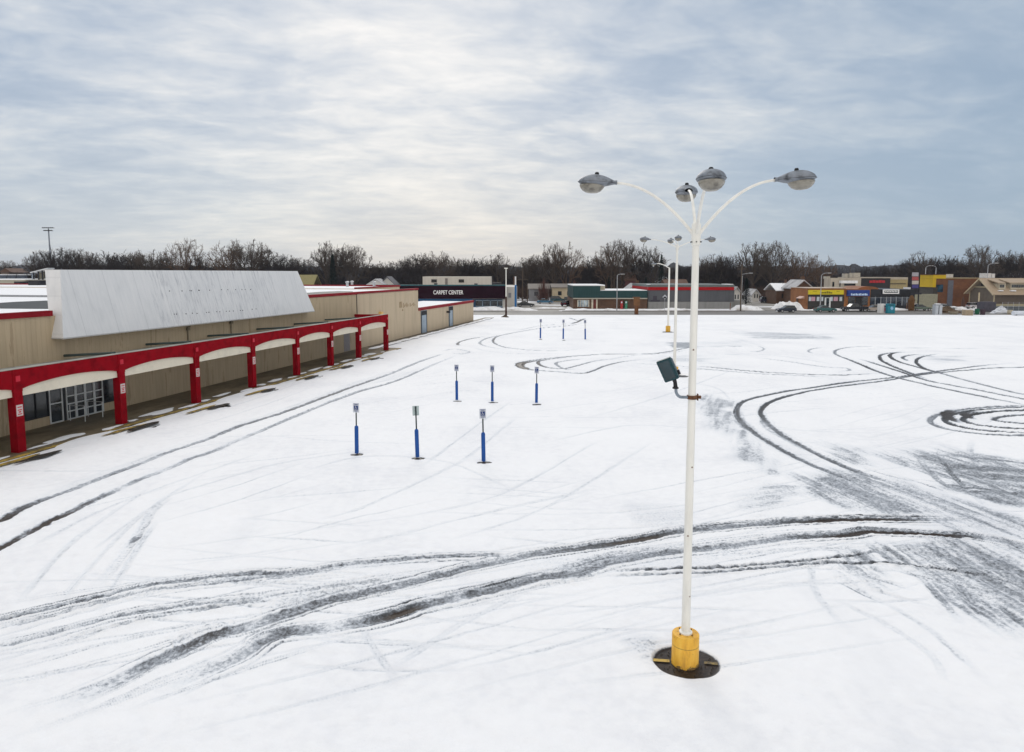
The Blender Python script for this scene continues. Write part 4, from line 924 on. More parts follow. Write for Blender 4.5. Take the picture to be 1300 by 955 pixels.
part('door',M('taupe_panel',(.2,.18,.17),.7,.1),up,[(565,568.3,353.5,361.5,13.9,.12)],Yc)
part('roof_unit',DARKM,t,[(551,554.5,359.6,362,4,2),(625,636,358.8,362,6,2),(602,606,360,362,5,2)],Yc)
part('gable_sign',M('sign_marking_grey',(.22,.22,.24),.6,.1),t,[(645.5,649,372,378,-.05,.06)],Yc)
py=empty('pylon_sign','tall narrow white and blue pylon sign beside the carpet store','sign',(at(654,390,160)[0],160,0))
part('pylon',M('pylon_blue',(.01,.12,.33),.45,.15),py,[(653.3,655.9,362,None,0,.8)],160); part('sign_panel',M('pylon_white',(.7,.7,.7),.5,.05),py,[(653.5,655.4,351.2,361.8,.05,.7)],160); part('side_panel',M('pylon_brown',(.09,.045,.03),.6),py,[(651.6,653.3,351.4,362,.06,.7)],160)
# green roofed brick tavern
BR1=brick('brown_brick',(.12,.055,.028),(.085,.038,.02),(.13,.1,.07)); Yg=164.
GRN=ribbed('green_standing_seam',(.014,.05,.052),.6,'X',var=.2,grime=.2)
t=bld('brick_tavern','long low brown brick building with dark green ribbed mansard roof',775,Yg)
part('wall',BR1,t,[(728,821.5,379,None,0,18)],Yg)
part('roof',GRN,t,[(727.8,762,363.2,378.4,-.5,17),(762.05,821.8,369.3,378.4,-.45,17)],Yg)
part('roof_snow',SNOWCAP,t,[(727.6,768,361.7,363.1,-.4,16),(762.1,821.5,368.5,369.2,-.3,16)],Yg)
part('chimney',M('cream_block',(.5,.45,.33),.7),t,[(762.1,768,362.6,368.5,3,3)],Yg)
part('soffit',M('pale_soffit',(.42,.39,.33),.6,.1),t,[(727.6,822,378.5,379.7,-.6,.58)],Yg)
f=part('window',glass('pale_curtained_glass',(.28,.34,.38),.2),t,[(733,747.5,381.3,389.6,-.06,.1)],Yg)
part('window_frame',M('cream_frame',(.55,.5,.4),.6),f,[(733,734,381,389.8,-.1,.05),(747,748,381,389.8,-.1,.05),(736.5,737,381.3,389.6,-.1,.05),(740,740.5,381.3,389.6,-.1,.05),(743.5,744,381.3,389.6,-.1,.05),(734,747,380.8,381.3,-.1,.05)],Yg)
f=part('door',M('dark_red_door',(.12,.02,.015),.5),t,[(753,756.8,380.5,None,-.05,.1)],Yg)
part('door_frame',M('cream_frame',(.55,.5,.4),.6),f,[(751,752.9,380.2,None,-.1,.12),(756.9,758.4,380.2,None,-.1,.12)],Yg)
for a,b,mt_,nm,lb_ in ((788,790.5,M('machine_red',(.35,.03,.03),.5),'vending_machine','red machine standing against the brown brick wall'),(793.5,796.3,M('machine_green',(.04,.2,.12),.5),'vending_machine','green machine standing against the brown brick wall')):
    q=bld(nm,lb_,a,Yg-.9,'vending machine'); part('cabinet',mt_,q,[(a,b,382.3,None,0,.7)],Yg-.9); part('panel',SIGNW,q,[(a+.4,b-.4,383,385,-.03,.02)],Yg-.9)
# grey building with red stripe
Yr=164.; t=bld('grey_store','long windowless grey block building with bright red stripe under the parapet',878,Yr)
part('wall',M('mid_grey_cladding',(.085,.088,.098),.8,.14,.4,streak=True),t,[(823,932,368.6,383.2,0,22)],Yr)
part('base_wall',M('pale_grey_block',(.22,.22,.215),.8,.14,.5,streak=True),t,[(823,929,383.3,None,-.2,22)],Yr)
part('red_stripe',M('stripe_red',(.34,.008,.012),.6,.1,spec=.1),t,[(823,932,364.6,368.5,-.15,22.1)],Yr)
part('parapet',M('grey_green_coping',(.12,.14,.14),.6,.2),t,[(823,932.4,361.6,364.5,-.05,22)],Yr)
part('roof_snow',SNOWCAP,t,[(823.5,826,361,361.6,0,3),(924,931,360.8,361.6,0,5)],Yr)
part('loading_recess',M('recess_dark',(.05,.045,.06),.8),t,[(829,834,376,381,-.06,.07),(826,838,381,383,-.08,.07)],Yr)
part('pilaster',M('pale_grey_block',(.30,.30,.295),.8),t,[(929.2,943,381.5,None,2,12)],Yr)
def pole(name,label,x,yb,yt,r,mat,cat,z=0):
    p=G(x,yb,0); h=8.5+(347-yt)*p[1]/867
    o=empty(name,label,cat,(p[0],p[1],0)); m=MB(); m.tube([(p[0],p[1],0),(p[0],p[1],h)],[r,r*.7],10); m.build('pole',mat,o,smooth=True); return o,p,h
WOODP=M('weathered_pole_wood',(.11,.085,.065),.9,.25,3.,streak=True); GALV=M('galvanised_pole',(.42,.43,.45),.45,.15,2.,metal=.4)
def cobra(name,label,x,yb,yt,dx,mat=GALV,r=.11):
    o,p,h=pole(name,label,x,yb,yt,r,mat,'street lamp'); L_=dx*p[1]/867
    path=[(p[0]+L_*(1-math.cos(a)),p[1],h-.05+abs(L_)*.45*math.sin(a)) for a in [math.pi/2*i/6 for i in range(7)]]
    m=MB(); m.tube(path,.05,8); ar=m.build('arm',mat,o,smooth=True)
    e=path[-1]; s=1 if dx>0 else -1
    m=MB(); m.box(e[0]-.1*s,e[0]+.75*s,e[1]-.16,e[1]+.16,e[2]-.1,e[2]+.06); m.build('lamp_head',M('lamp_head_pale',(.5,.5,.5),.5),ar,bevel=.04); return o
cobra('street_lamp','curved arm street lamp in front of the green roofed brick tavern',783,395.5,350,5)
cobra('street_lamp','curved arm street lamp in front of the yellow shop sign',1041,394,350,8)
cobra('street_lamp','curved arm street lamp rising behind the tan gabled building',1251,388,338,9)
cobra('street_lamp','small curved arm street lamp above the yellow building',1173,380,340,6,r=.14)
cobra('street_lamp','small double lamp pole right of the yellow building lamp',1186,380,340,-6,r=.14)
o,p,h=pole('street_lamp','straight white street lamp with brown lower half by the carpet store',642.5,403,341,.12,WHITEP,'street lamp')
m=MB(); m.tube([(p[0],p[1],.3),(p[0],p[1],4.)],[.2,.17],10); m.build('brown_sleeve',M('rust_brown_sleeve',(.055,.028,.02),.7),o); m=MB(); m.box(p[0]-.35,p[0]+.35,p[1]-.2,p[1]+.2,h-.05,h+.12); m.build('lamp_head',WHITEP,o)
m=MB(); v,f=blob(p[0]-.2,p[1],1.0,1.1,.02,3,h=.5); m.add(v,f); tag(m.build('dirt_mound',M('frozen_dirt',(.07,.05,.035),.9,.4,3.)),'small heap of dark dirt round the foot of the brown and white street lamp','dirt heap')
def xarm(o,p,h,ws=((.4,2.2),)):
    for dz,w in ws:
        m=MB(); m.box(p[0]-w/2,p[0]+w/2,p[1]-.1,p[1]+.1,h-dz-.08,h-dz+.06); m.build('crossarm',WOODP,o)
for x,yb,yt,l in [(663.5,386,341,'wooden utility pole behind the car by the pylon sign'),(669.5,386,361,'short dark pole right of the wooden utility pole'),(776,380,341,'left one of the thin pole pair above the brick tavern roof'),(779.5,380,345,'right one of the thin pole pair above the brick tavern roof'),(940,395.2,336,'wooden utility pole at the right end of the grey building'),(957,370,338,'thin pole among the trees right of the grey building'),(1119,378,352,'slim dark pole above the black glass shopfront'),(1078,372,338,'distant pole above the beige two storey building')]:
    o,p,h=pole('utility_pole',l,x,yb,yt,.16,WOODP,'utility pole')
    if x in (663.5,940): xarm(o,p,h,((3.,2.6),) if x<700 else ((1.,2.),))
    if x==940: 
        m=MB(); m.tube([(p[0],p[1]-.1,h-2.2),(p[0]+1.9,p[1]-.1,h-1.9)],.05,6); m.box(p[0]+1.7,p[0]+2.4,p[1]-.25,p[1]+.05,h-2,h-1.85); m.build('lamp_arm',GALV,o)
        m=MB(); m.tube([(p[0]+.5,p[1]+1,0),(p[0]+.5,p[1]+1,h-2.5)],.07,8); m.build('stay_pole',GALV,o)
# wooden notice pillar by the road
Yw=G(808,399.5,0)[1]; o=empty('wooden_sign_post','squat brown wooden sign pillar at the road edge before the brick tavern','sign post',(at(808,390,Yw)[0],Yw,0))
part('pillar',M('stained_timber',(.14,.06,.025),.8,.3,3.),o,[(806.3,810.4,380,None,0,.6)],Yw); part('board',M('stained_board',(.16,.075,.03),.8,.3,3.),o,[(804.6,812.3,378.5,388,-.1,.09)],Yw); part('cap',M('stained_timber',(.14,.06,.025),.8),o,[(804,813,377.3,378.4,-.15,.9)],Yw)
o,p,h=pole('road_sign','small white diamond road sign on a thin post before the grey building',843.5,396,377,.04,GALV,'road sign')
s_=3.0*p[1]/867; m=MB(); m.prism([(p[0]-s_,h),(p[0],h+s_),(p[0]+s_,h),(p[0],h-s_)],1,p[1]-.1,p[1]-.06); m.build('sign_plate',SIGNW,o)
m=MB(); m.box(p[0]-.3,p[0]+.3,p[1]-.12,p[1]-.105,h-.3,h+.1); m.build('sign_mark',BLACK,o)
# orange brick shops
OBR=brick('orange_brick',(.34,.125,.03),(.27,.095,.025),(.22,.14,.07)); Yo=161.
t=bld('orange_brick_shop','small orange brick shop with a long yellow sign board and glass front',1038,Yo,'shop')
part('wall',OBR,t,[(1026,1072.5,366.4,None,0,10)],Yo); part('coping',M('pale_coping',(.5,.42,.36),.7),t,[(1025.6,1074.6,365.6,366.3,-.1,10.2)],Yo)
XO=at(1026,390,Yo)[0]; zo=lambda y:8.5-(y-347)/867*Yo*1.03
part('shopfront',M('shopfront_dark',(.03,.028,.026),.5,.3,1.),t,[(1026,1070.7,374.2,None,-.05,.3)],Yo)  # near-black front below the sign board
f=part('sign_board',M('sign_yellow',(.62,.5,.015),.5,.1),t,[(1027,1071,368.4,374,-.6,.5)],Yo)
YS2=M('sign_olive_letters',(.2,.17,.01),.5)
m=MB()
for k,(a,b,c,d) in enumerate([(1043,1046,371,372.8),(1046.6,1049,370.6,372.8),(1049.6,1051.5,369.8,372.8),(1052.1,1054,370.2,372.8),(1054.4,1056.5,371,372.8),(1032,1037,369.7,370.2),(1062,1066,369.8,370.3)]): m.fb(a,b,c,d,Yo-.63,.02)
m.build('sign_lettering',YS2,f)
PK=M('poster_pink',(.5,.3,.36),.5); PW=M('poster_pale',(.5,.55,.6),.5)
for i,(a,b) in enumerate(((1027,1029.5),(1030,1034.8),(1037,1040.2),(1043,1045),(1054.2,1057),(1058.5,1063.5),(1066,1069))):
    part('window_poster',PK if i in(1,5) else PW,t,[(a,b,377,382.3,-.1,.04)],Yo)
part('door',GLASS,t,[(1048.2,1052.8,378.5,None,-.12,.05)],Yo); part('door_frame',WINF,t,[(1047.2,1048.1,377.8,None,-.14,.07),(1052.9,1053.8,377.8,None,-.14,.07),(1048.1,1052.9,377.8,378.4,-.14,.07)],Yo)
m=MB(); m.box(XO-.08,XO+.05,Yo+2.2,Yo+3.5,0,2.4); m.build('side_door',M('brown_door',(.1,.03,.02),.5),t)
m=MB(); m.prism([(XO-1.1,2.5),(XO-.01,3.15),(XO-.01,2.5)],1,Yo+1.9,Yo+4.6); m.build('door_awning',M('pinkish_awning',(.6,.42,.36),.6),t)
m=MB(); m.box(XO-.4,XO-.02,Yo+5.2,Yo+6.,0,2.6); m.build('downspout',M('dark_brown_post',(.07,.035,.025),.7),t)
t=bld('blue_sign_shop','narrow brick shop under a royal blue sign and low brown dome',1090,Yo,'shop')
part('wall',OBR,t,[(1072.6,1103.8,367.2,None,.02,20)],Yo)
f=part('sign_board',M('sign_royal_blue',(.012,.04,.22),.4,.1),t,[(1076.5,1104,368.4,376,-.7,.6)],Yo)
m=MB()
for k in range(11):
    a=1080.5+k*1.95; m.fb(a,a+1.3+.3*((k*3)%2),372.6+.3*((k*5)%3),375.2,Yo-.73,.02)
m.build('sign_lettering',M('sign_ice_blue',(.5,.65,.85),.4),f)
part('shopfront',GLASS,t,[(1077,1085,376.8,388,-.06,.05),(1095,1101.5,376.8,388,-.06,.05)],Yo); part('door',BLACK,t,[(1086,1094.5,377,None,-.05,.05)],Yo)
m=MB(); c_=at(1091.5,367.2,Yo+5); n_=14; m.prism([(c_[0]+2.6*math.cos(math.pi*k/n_),c_[2]-.1+.85*math.sin(math.pi*k/n_)) for k in range(n_+1)],1,Yo+1,Yo+9); m.build('dome',M('copper_brown_roof',(.26,.1,.04),.6,.25,.6),t)
t=bld('black_glass_shop','black fronted glass shop with a white framed sign',1130,Yo,'shop')
part('wall',M('black_fascia',(.015,.017,.022),.45,.3,.5),t,[(1103.9,1160,367.5,None,.05,20)],Yo); part('shopfront',glass('shopfront_blue',(.02,.03,.045),.1),t,[(1105,1158,377.3,387.3,-.05,.08)],Yo)
part('mullions',M('grey_mullion',(.25,.27,.29),.5),t,[(x,x+.5,377,388,-.1,.04) for x in (1111,1118,1125,1130.5,1137.5,1145,1151)]+[(1105,1158,377.9,378.3,-.11,.03)],Yo)
f=part('sign_board',M('sign_white',(.85,.85,.85),.4,.02),t,[(1121.5,1141.5,367.6,373.2,-.4,.3)],Yo)
m=MB(); m.fb(1123,1140,368.8,371.9,Yo-.43,.02); g=m.build('sign_inset',M('sign_green_black',(.02,.045,.04),.4),f)
m=MB()
for k in range(8): m.fb(1124+k*2,1125.2+k*2,369.2+.3*(k%2),370.9,Yo-.45,.015)
m.build('sign_lettering',M('sign_white',(.85,.85,.85),.4,.02),f)
part('roof_snow',SNOWCAP,t,[(1105,1112,366.7,367.4,2,3),(1153,1156,365,367.4,2,2)],Yo)
# taller buildings behind
Yb=205.; t=bld('beige_building','beige two storey commercial block behind the shops with a white awning',1095,Yb)
part('wall',M('beige_stucco',(.42,.37,.30),.8,.14,.3,streak=True),t,[(1055,1091,353.2,None,0,4.5),(1091.6,1150,352.2,None,1,14)],Yb)
part('awning',M('awning_white',(.72,.72,.72),.5),t,[(1068,1089,356.4,359.8,-1.4,1.3)],Yb); part('window',GLASS,t,[(1072,1086,360.2,362.8,-.1,.08),(1057,1059,358,364,-.1,.08),(1066,1067,358,364,-.1,.08)],Yb)
f=part('shop_recess',M('recess_black',(.02,.018,.02),.6),t,[(1092,1128,353.4,None,.5,.4)],Yb)
m=MB()
for k in range(5): m.fb(1104+k*4,1107.4+k*4,356.2-.4*(k%2),359.2,Yb+.3,.1)
m.build('red_lettering',M('sign_red',(.4,.02,.03),.5),f)
part('panel',M('ochre_panel',(.3,.24,.12),.7,.2),t,[(1129,1150,355,None,.6,.35)],Yb); part('panel_joint',DARKM,t,[(1129,1150,360,360.8,.45,.1)],Yb)
part('roof_unit',M('tan_unit',(.45,.42,.36),.6),t,[(1073,1076,347.5,352.6,6,2),(1079,1082,347.5,352.6,6,2),(1084,1092,346.5,352.4,8,3),(1049,1054,351,354,5,2)],Yb)
Yy=172.; t=bld('yellow_top_store','brown brick store with a bright yellow upper wall at its left end',1200,Yy,'store')
BR2=brick('rust_brick',(.2,.075,.03),(.15,.055,.025),(.14,.09,.05)); part('wall',BR2,t,[(1185,1243,354,None,.3,6)],Yy)
part('yellow_wall',M('wall_yellow',(.55,.37,.01),.6,.1,.5),t,[(1184.9,1201,349.2,353.8,0,6),(1184.7,1188,353.9,364.8,.1,6.1)],Yy)
part('coping',M('dark_red_coping',(.06,.015,.01),.5),t,[(1184.5,1201.2,348.2,349.1,-.1,6.3)],Yy); part('parapet',M('tan_coping',(.3,.24,.14),.6),t,[(1201.3,1243,352.6,353.9,.2,6.2)],Yy)
part('lower_wall',M('black_base',(.05,.045,.04),.6,.3),t,[(1184.8,1188.3,364.9,None,.15,6.)],Yy); part('base_wall',M('olive_render',(.28,.27,.2),.8,.2),t,[(1160,1189,373.5,None,-1.6,1.2)],Yy)  # black base below the yellow wall
part('window',glass('window_blue_dark',(.02,.05,.08),.1),t,[(1189,1197,361.5,371,.2,.12)],Yy)
part('roof_unit',M('pale_unit',(.55,.53,.5),.6),t,[(1201,1210,348.2,352.5,5,3),(1253,1258,347,353,15,3),(1259.5,1263,347.5,353,15,3)],Yy)
part('pilaster',M('blue_grey_pilaster',(.12,.13,.16),.7),t,[(1204,1208,356,None,.2,.1)],Yy)
# tan gabled building
Yt=160.; t=bld('tan_gabled_building','tan building with brown gable end, long pale roof and dormers',1262,Yt)
X0=at(1262,382,Yt)[0]; XE=at(1350,382,Yt)[0]; DT=8.6; ze=at(650,371.5,Yt)[2]; zr=at(650,354.5,Yt+DT/2)[2]
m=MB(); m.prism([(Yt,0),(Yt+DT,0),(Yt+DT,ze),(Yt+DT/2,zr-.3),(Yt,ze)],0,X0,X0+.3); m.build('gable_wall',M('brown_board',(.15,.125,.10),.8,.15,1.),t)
m=MB(); m.box(X0+.31,XE,Yt+.02,Yt+DT-.02,0,ze); m.build('long_wall',M('shadow_brown_wall',(.10,.08,.065),.8,.15,1.),t)  # gable brown darkened, shadow of the long side put into its colour
TT=M('tan_trim',(.5,.42,.28),.7)
m=MB(); m.box(X0-.12,X0-.003,Yt-.1,Yt+DT+.1,0,1.35); m.box(X0-.12,XE,Yt-.14,Yt-.003,0,1.35); m.build('plinth',M('tan_plinth',(.34,.30,.2),.8),t)
for yy in (Yt-.1,Yt+DT-.1): m=MB(); m.box(X0-.1,X0-.002,yy,yy+.24,1.36,ze); m.build('corner_board',TT,t)
m=MB(); m.box(XE-20,XE-19.7,Yt-.1,Yt-.01,1.36,ze); m.build('corner_board',TT,t)
TR=ribbed('tan_shingle_roof',(.40,.31,.22),.45,'X',var=.12,grime=.2); sl=(zr-ze)/(DT/2); oh=.8; ym=Yt+DT/2
m=MB(); m.prism([(Yt-oh,ze-sl*oh),(ym,zr),(Yt+DT+oh,ze-sl*oh),(Yt+DT+oh,ze-sl*oh+.22),(ym,zr+.24),(Yt-oh,ze-sl*oh+.22)],0,X0-.9,XE+1); m.build('long_roof',TR,t)
m=MB(); m.prism([(Yt-oh-.05,ze-sl*oh-.15),(ym,zr-.12),(Yt+DT+oh+.05,ze-sl*oh-.15),(Yt+DT+oh+.05,ze-sl*oh+.2),(ym,zr+.26),(Yt-oh-.05,ze-sl*oh+.2)],0,X0-.98,X0-.91); m.build('bargeboard',TT,t)
m=MB(); m.box(X0-.3,X0-.12,Yt+1.7,Yt+DT-1.7,ze+sl*1.5,ze+sl*1.5+.22); m.build('gable_truss',TT,t)
m=MB(); m.box(X0-.06,X0-.01,ym-.5,ym+.5,ze+sl*1.5+.4,ze+sl*1.5+1.1); m.build('gable_vent',BLACK,t)
for a,b in ((1268.5,1276.5),(1283.5,1312)):
    f=part('dormer',M('tan_dormer',(.48,.43,.33),.7),t,[(a,b,360.2,367.6,.5,3)],Yt)
    w=a+1.2
    while w<b-1.5: part('window',GLASS,f,[(w,w+2.2,361.6,365.2,.42,.1)],Yt); w+=3.0
    m=MB(); q0=at(a-.8,359,Yt); q1=at(b+.8,359,Yt); zt_=at(a,360.2,Yt)[2]; m.prism([(Yt+.1,zt_+.02),(Yt+4.6,zt_+1.),(Yt+4.6,zt_+1.2),(Yt+.1,zt_+.24)],0,q0[0],q1[0]); m.build('dormer_roof',TR,f)
part('roof_snow',SNOWCAP,t,[(1269,1274,368.6,369.8,-.3,.9),(1284,1290,368.6,370,-.3,.9)],Yt)
# ------------------------------------------------------------ small houses among the trees
def house(label,x0,x1,yr,ye,Y,wall,roof,snow=True,gable='x',chim=False,d=8.):
    a=at(x0,390,Y)[0]; b=at(x1,390,Y)[0]; zr=at(650,yr,Y)[2]; ze=at(650,ye,Y)[2]; ze=min(ze,zr-.8)
    t=empty('house',label,'house',((a+b)/2,Y,0)); c=(a+b)/2
    if gable=='x':
        m=MB(); m.prism([(a,0),(b,0),(b,ze),(c,zr-.2),(a,ze)],1,Y,Y+d); m.build('wall',wall,t); s=(zr-ze)/(c-a)
        m=MB(); m.prism([(a-.5,ze-s*.5),(a-.5,ze-s*.5+.25),(c,zr+.25),(c,zr)],1,Y-.5,Y+d+.5); m.prism([(b+.5,ze-s*.5),(b+.5,ze-s*.5+.25),(c,zr+.25),(c,zr)][::-1],1,Y-.5,Y+d+.5); m.build('roof',M('patchy_snow_roof',(.42,.42,.43),.9,.35,.35,alt=(.12,.11,.11)) if snow else roof,t)
    else:
        m=MB(); m.box(a,b,Y,Y+d,0,ze); m.build('wall',wall,t)
        m=MB(); m.prism([(Y-.5,ze-.1),(Y+d/2,zr),(Y+d+.5,ze-.1),(Y+d+.5,ze+.12),(Y+d/2,zr+.25),(Y-.5,ze+.12)],0,a-.4,b+.4); m.build('roof',SNOWCAP if snow else roof,t)
    w=(b-a)
    for q in (.25,.65): m=MB(); m.box(a+w*q,a+w*q+min(1.1,w*.18),Y-.05,Y+.05,ze*.45,ze*.45+1.2); m.build('window',GLASS,t)
    if chim: m=MB(); m.box(c+w*.2,c+w*.2+.9,Y+d*.4,Y+d*.4+.9,ze,zr+1.1); m.build('chimney',BR1,t)
    return t
HW=M('house_white',(.55,.53,.5),.7,.1,.4); HT=M('house_tan',(.42,.33,.2),.7,.1,.4); HB_=M('house_grey',(.22,.22,.23),.8,.15,.4); RF=M('roof_grey',(.13,.13,.14),.8,.2,.6); RB=M('roof_brown',(.12,.07,.05),.8,.2,.6)
house('low cream house with a dull brown roof behind the blue parked car',701,730,361.5,365,205,M('house_cream',(.5,.42,.29),.7,.12,.4),M('roof_taupe',(.22,.2,.18),.8),False,'y')
house('grey house with a dull roof behind the utility poles',672,697,361.5,367,208,HB_,M('roof_taupe',(.22,.2,.18),.8),False,'y')
house('snow roofed white house behind the carpet store roof, left of its upper storey',468,487,355,361,210,HW,RF,True,'x')
house('pale gabled house left of the carpet store upper storey',484,500,352,360,215,HW,RF,False,'x')
house('snow roofed house peeking over the brick tavern roof',797,815,361,368,200,HW,RF,True,'x',True)
house('dark red house above the right of the brick tavern',793,806,346,356,225,M('house_maroon',(.12,.05,.055),.8,.2),RB,False,'y')
house('tan topped house behind the grey building',846,873,356,364,195,HT,RB,False,'y')
house('white house end just right of the grey building',930,939,365,371,185,HW,RF,True,'x')
house('brick gabled house behind the orange brick shop',1009,1029,356.5,365,180,BR1,RF,True,'x',True)
house('low house with snowy roof sloping beside the orange brick shop',985,1012,361,369,188,BR1,RF,True,'y')
house('small white house between the snow pile and the pine',955,963,368,373,205,HW,RF,True,'x')
house('yellowish roofed house right of the white sign panel',372,398,350,362,215,HB_,M('roof_straw',(.25,.22,.1),.8),False,'y')
house('red brick house far behind the grey building on the left',838,850,352,358,240,BR1,RB,True,'x')
house('cream house far behind the tan gabled building',1292,1312,347,351,260,HW,RF,True,'x')
# ------------------------------------------------------------ vehicles
def car(label,x,yb,Lpx,col,kind='sedan',face=1,cat='car',ang=0.,white=False):
    p=G(x,yb,0); Lm={'sedan':4.6,'suv':4.8,'pickup':5.6,'hatch':4.1,'van':5.2}[kind]; Yc_=p[1]+1.
    rz=ang if face>0 else math.pi+ang
    t=empty('parked_car' if cat=='car' else cat.replace(' ','_'),label,cat,(p[0],Yc_,0),rz,'cars along and beyond the road')
    h=Lm/2; pm=M('car_paint_%s'%label.replace(' ','_')[:30],col,.28,.12,3.,metal=.2,spec=.6)
    body={'sedan':[(-h,.35),(-h+.05,.85),(-h+.9,.98),(h-1.5,.95),(h-.15,.75),(h,.35)],
     'hatch':[(-h,.35),(-h+.05,.95),(h-1.3,.98),(h-.1,.75),(h,.35)],'suv':[(-h,.4),(-h,1.1),(h-1.4,1.12),(h-.1,.92),(h,.4)],'van':[(-h,.4),(-h,1.2),(h-1.,1.15),(h-.1,.95),(h,.4)],'pickup':[(-h,.5),(-h,1.12),(h-1.5,1.12),(h-.1,.98),(h,.5)]}[kind]
    cab={'sedan':[(-h+.75,.96),(-h+1.45,1.42),(h-2.35,1.44),(h-1.5,.95)],'hatch':[(-h+.1,.94),(-h+.45,1.45),(h-2.0,1.47),(h-1.25,.97)],'suv':[(-h+.08,1.1),(-h+.35,1.75),(h-2.1,1.76),(h-1.4,1.11)],'van':[(-h+.05,1.2),(-h+.2,1.9),(h-1.9,1.9),(h-1.,1.15)],'pickup':[(-h+2.0,1.11),(-h+2.15,1.75),(h-2.1,1.76),(h-1.5,1.11)]}[kind]
    W2=.88
    m=MB(); m.prism(body,1,-W2,W2); m.build('body',pm,t,local=True,bevel=.06,smooth=True)
    m=MB(); n=len(cab); v=[(q[0],-W2+.04+ (0 if q[1]<1.25 else .14),q[1]) for q in cab]+[(q[0],W2-.04-(0 if q[1]<1.25 else .14),q[1]) for q in cab]
    m.add(v,[tuple(range(n)),tuple(range(2*n-1,n-1,-1))]+[(i,(i+1)%n,n+(i+1)%n,n+i) for i in range(n)]); g=m.build('cabin_glass',glass('car_glass',(.015,.02,.025),.06),t,local=True)
    m=MB(); top=max(q[1] for q in cab); xs=[q[0] for q in cab if q[1]>top-.1]; m.box(min(xs)-.03,max(xs)+.03,-W2+.17,W2-.17,top-.01,top+.05); m.build('roof_panel',SNOWCAP if white else pm,t,local=True,bevel=.02)
    if kind=='pickup': m=MB(); m.box(-h+.1,-h+1.9,-W2+.1,W2-.1,1.13,1.16); m.build('bed_cover',BLACK,t,local=True)
    for sx in (-h+.85,h-.9):
        for sy in (-W2+.02,W2-.02):
            m=MB(); m.tube([(sx,sy-.1,.33),(sx,sy+.1,.33)],.33,16); w=m.build('wheel',BLACK,t,local=True); m=MB(); m.tube([(sx,sy-.115,.33),(sx,sy+.115,.33)],.19,10); m.build('rim',GALV,w,local=True)
    for sy in (-.62,.62):
        m=MB(); m.box(h-.14,h+.01,sy-.2,sy+.2,.62,.76); m.build('headlight',M('headlight_lens',(.6,.6,.62),.2),t,local=True)
        m=MB(); m.box(-h-.01,-h+.1,sy-.18,sy+.18,.72,.88); m.build('tail_light',M('tail_light_red',(.3,.01,.01),.3),t,local=True)
    return t
car('dark navy hatchback on the road left of the orange brick shop',1000,397,25,(.012,.018,.04),'hatch',-1)
car('teal green sedan on the road below the yellow shop sign',1050,396.7,25,(.03,.12,.12),'sedan',1)
car('black pickup truck on the road below the blue shop sign',1087,396,27,(.015,.017,.025),'pickup',-1,'pickup truck')
car('beige and white sedan partly hidden by the white donation box',1111,396,14,(.45,.38,.32),'sedan',-1)
car('sage green sedan on the road behind the black pole',1172,395,24,(.12,.16,.13),'sedan',1)
car('white sedan on the road behind the silver cabinet',1203,394.5,24,(.6,.64,.66),'sedan',1)
car('white car with a dark windscreen left of the dark grey container',1242,392.5,16,(.6,.58,.6),'hatch',1)
car('black sedan parked beside the pylon sign and white wall',667.5,390,16,(.02,.025,.03),'sedan',1)
car('blue car parked low behind the snow heap',692,386.,18,(.03,.14,.26),'sedan',1)
car('dark teal suv parked behind the blue car',709,384,20,(.02,.07,.09),'suv',1,'suv')
car('maroon car beside the corner of the brick tavern',721,389,10,(.06,.015,.03),'hatch',1,ang=.9)
car('dark green van parked against the brick tavern side',723,385.5,9,(.02,.06,.06),'van',1,'van',ang=1.2)
car('dark blue suv parked behind the high snow pile',977,385,18,(.03,.035,.07),'suv',1,'suv')
car('teal roofed car parked farthest among the pine shade',988,379,16,(.03,.08,.1),'sedan',-1)
car('small dark car below the houses right of the grey building',996,385,14,(.02,.025,.035),'suv',1)
# ------------------------------------------------------------ kiosks and clutter on the far edge of the lot
def thing(name,label,cat,x,yb): p=G(x,yb,0); return empty(name,label,cat,(p[0],p[1],0)),p[1]
t,Y_=thing('donation_box','white donation box with a red picture panel, left of the teal one','donation box',1122,397.7)
part('cabinet',M('box_white',(.7,.69,.68),.5,.08),t,[(1118,1126.4,386,None,0,1.3)],Y_,bevel=.03); f=part('picture_panel',M('box_grey_panel',(.32,.27,.3),.6),t,[(1122.5,1126,387.5,397,-.03,.028)],Y_); part('picture',M('box_red',(.4,.05,.08),.5),f,[(1123,1125.6,391.4,394.6,-.05,.018)],Y_); part('chute',DARKM,t,[(1123,1125.8,388.6,390,-.06,.028)],Y_)
t,Y_=thing('donation_box','bright teal donation box beside the white one','donation box',1131,398)
part('cabinet',M('box_teal',(.01,.22,.3),.45,.1),t,[(1127.2,1136,386,None,0,1.5)],Y_,bevel=.03); f=part('chute',M('box_dark_teal',(.01,.1,.14),.5),t,[(1128,1135.2,386.6,388.2,-.08,.07)],Y_); part('emblem',M('emblem_pale_blue',(.3,.55,.8),.4),t,[(1131.4,1133.4,389.5,393.6,-.03,.028),(1130.6,1134.2,390.6,392.6,-.035,.033)],Y_)
t,Y_=thing('carved_statue','brown carved wooden figure standing left of the black sign pole','statue',1156.5,395)
p_=at(1156.5,394,Y_); hh=at(1156.5,375,Y_)[2]; m=MB(); m.lathe((p_[0],Y_,0),[(.45,0),(.62,hh*.12),(.68,hh*.35),(.66,hh*.6),(.7,hh*.72),(.5,hh*.82),(.42,hh*.9),(.3,hh*.97),(.08,hh)],14,.12); m.build('body',M('carved_bark',(.13,.065,.025),.9,.4,3.),t)
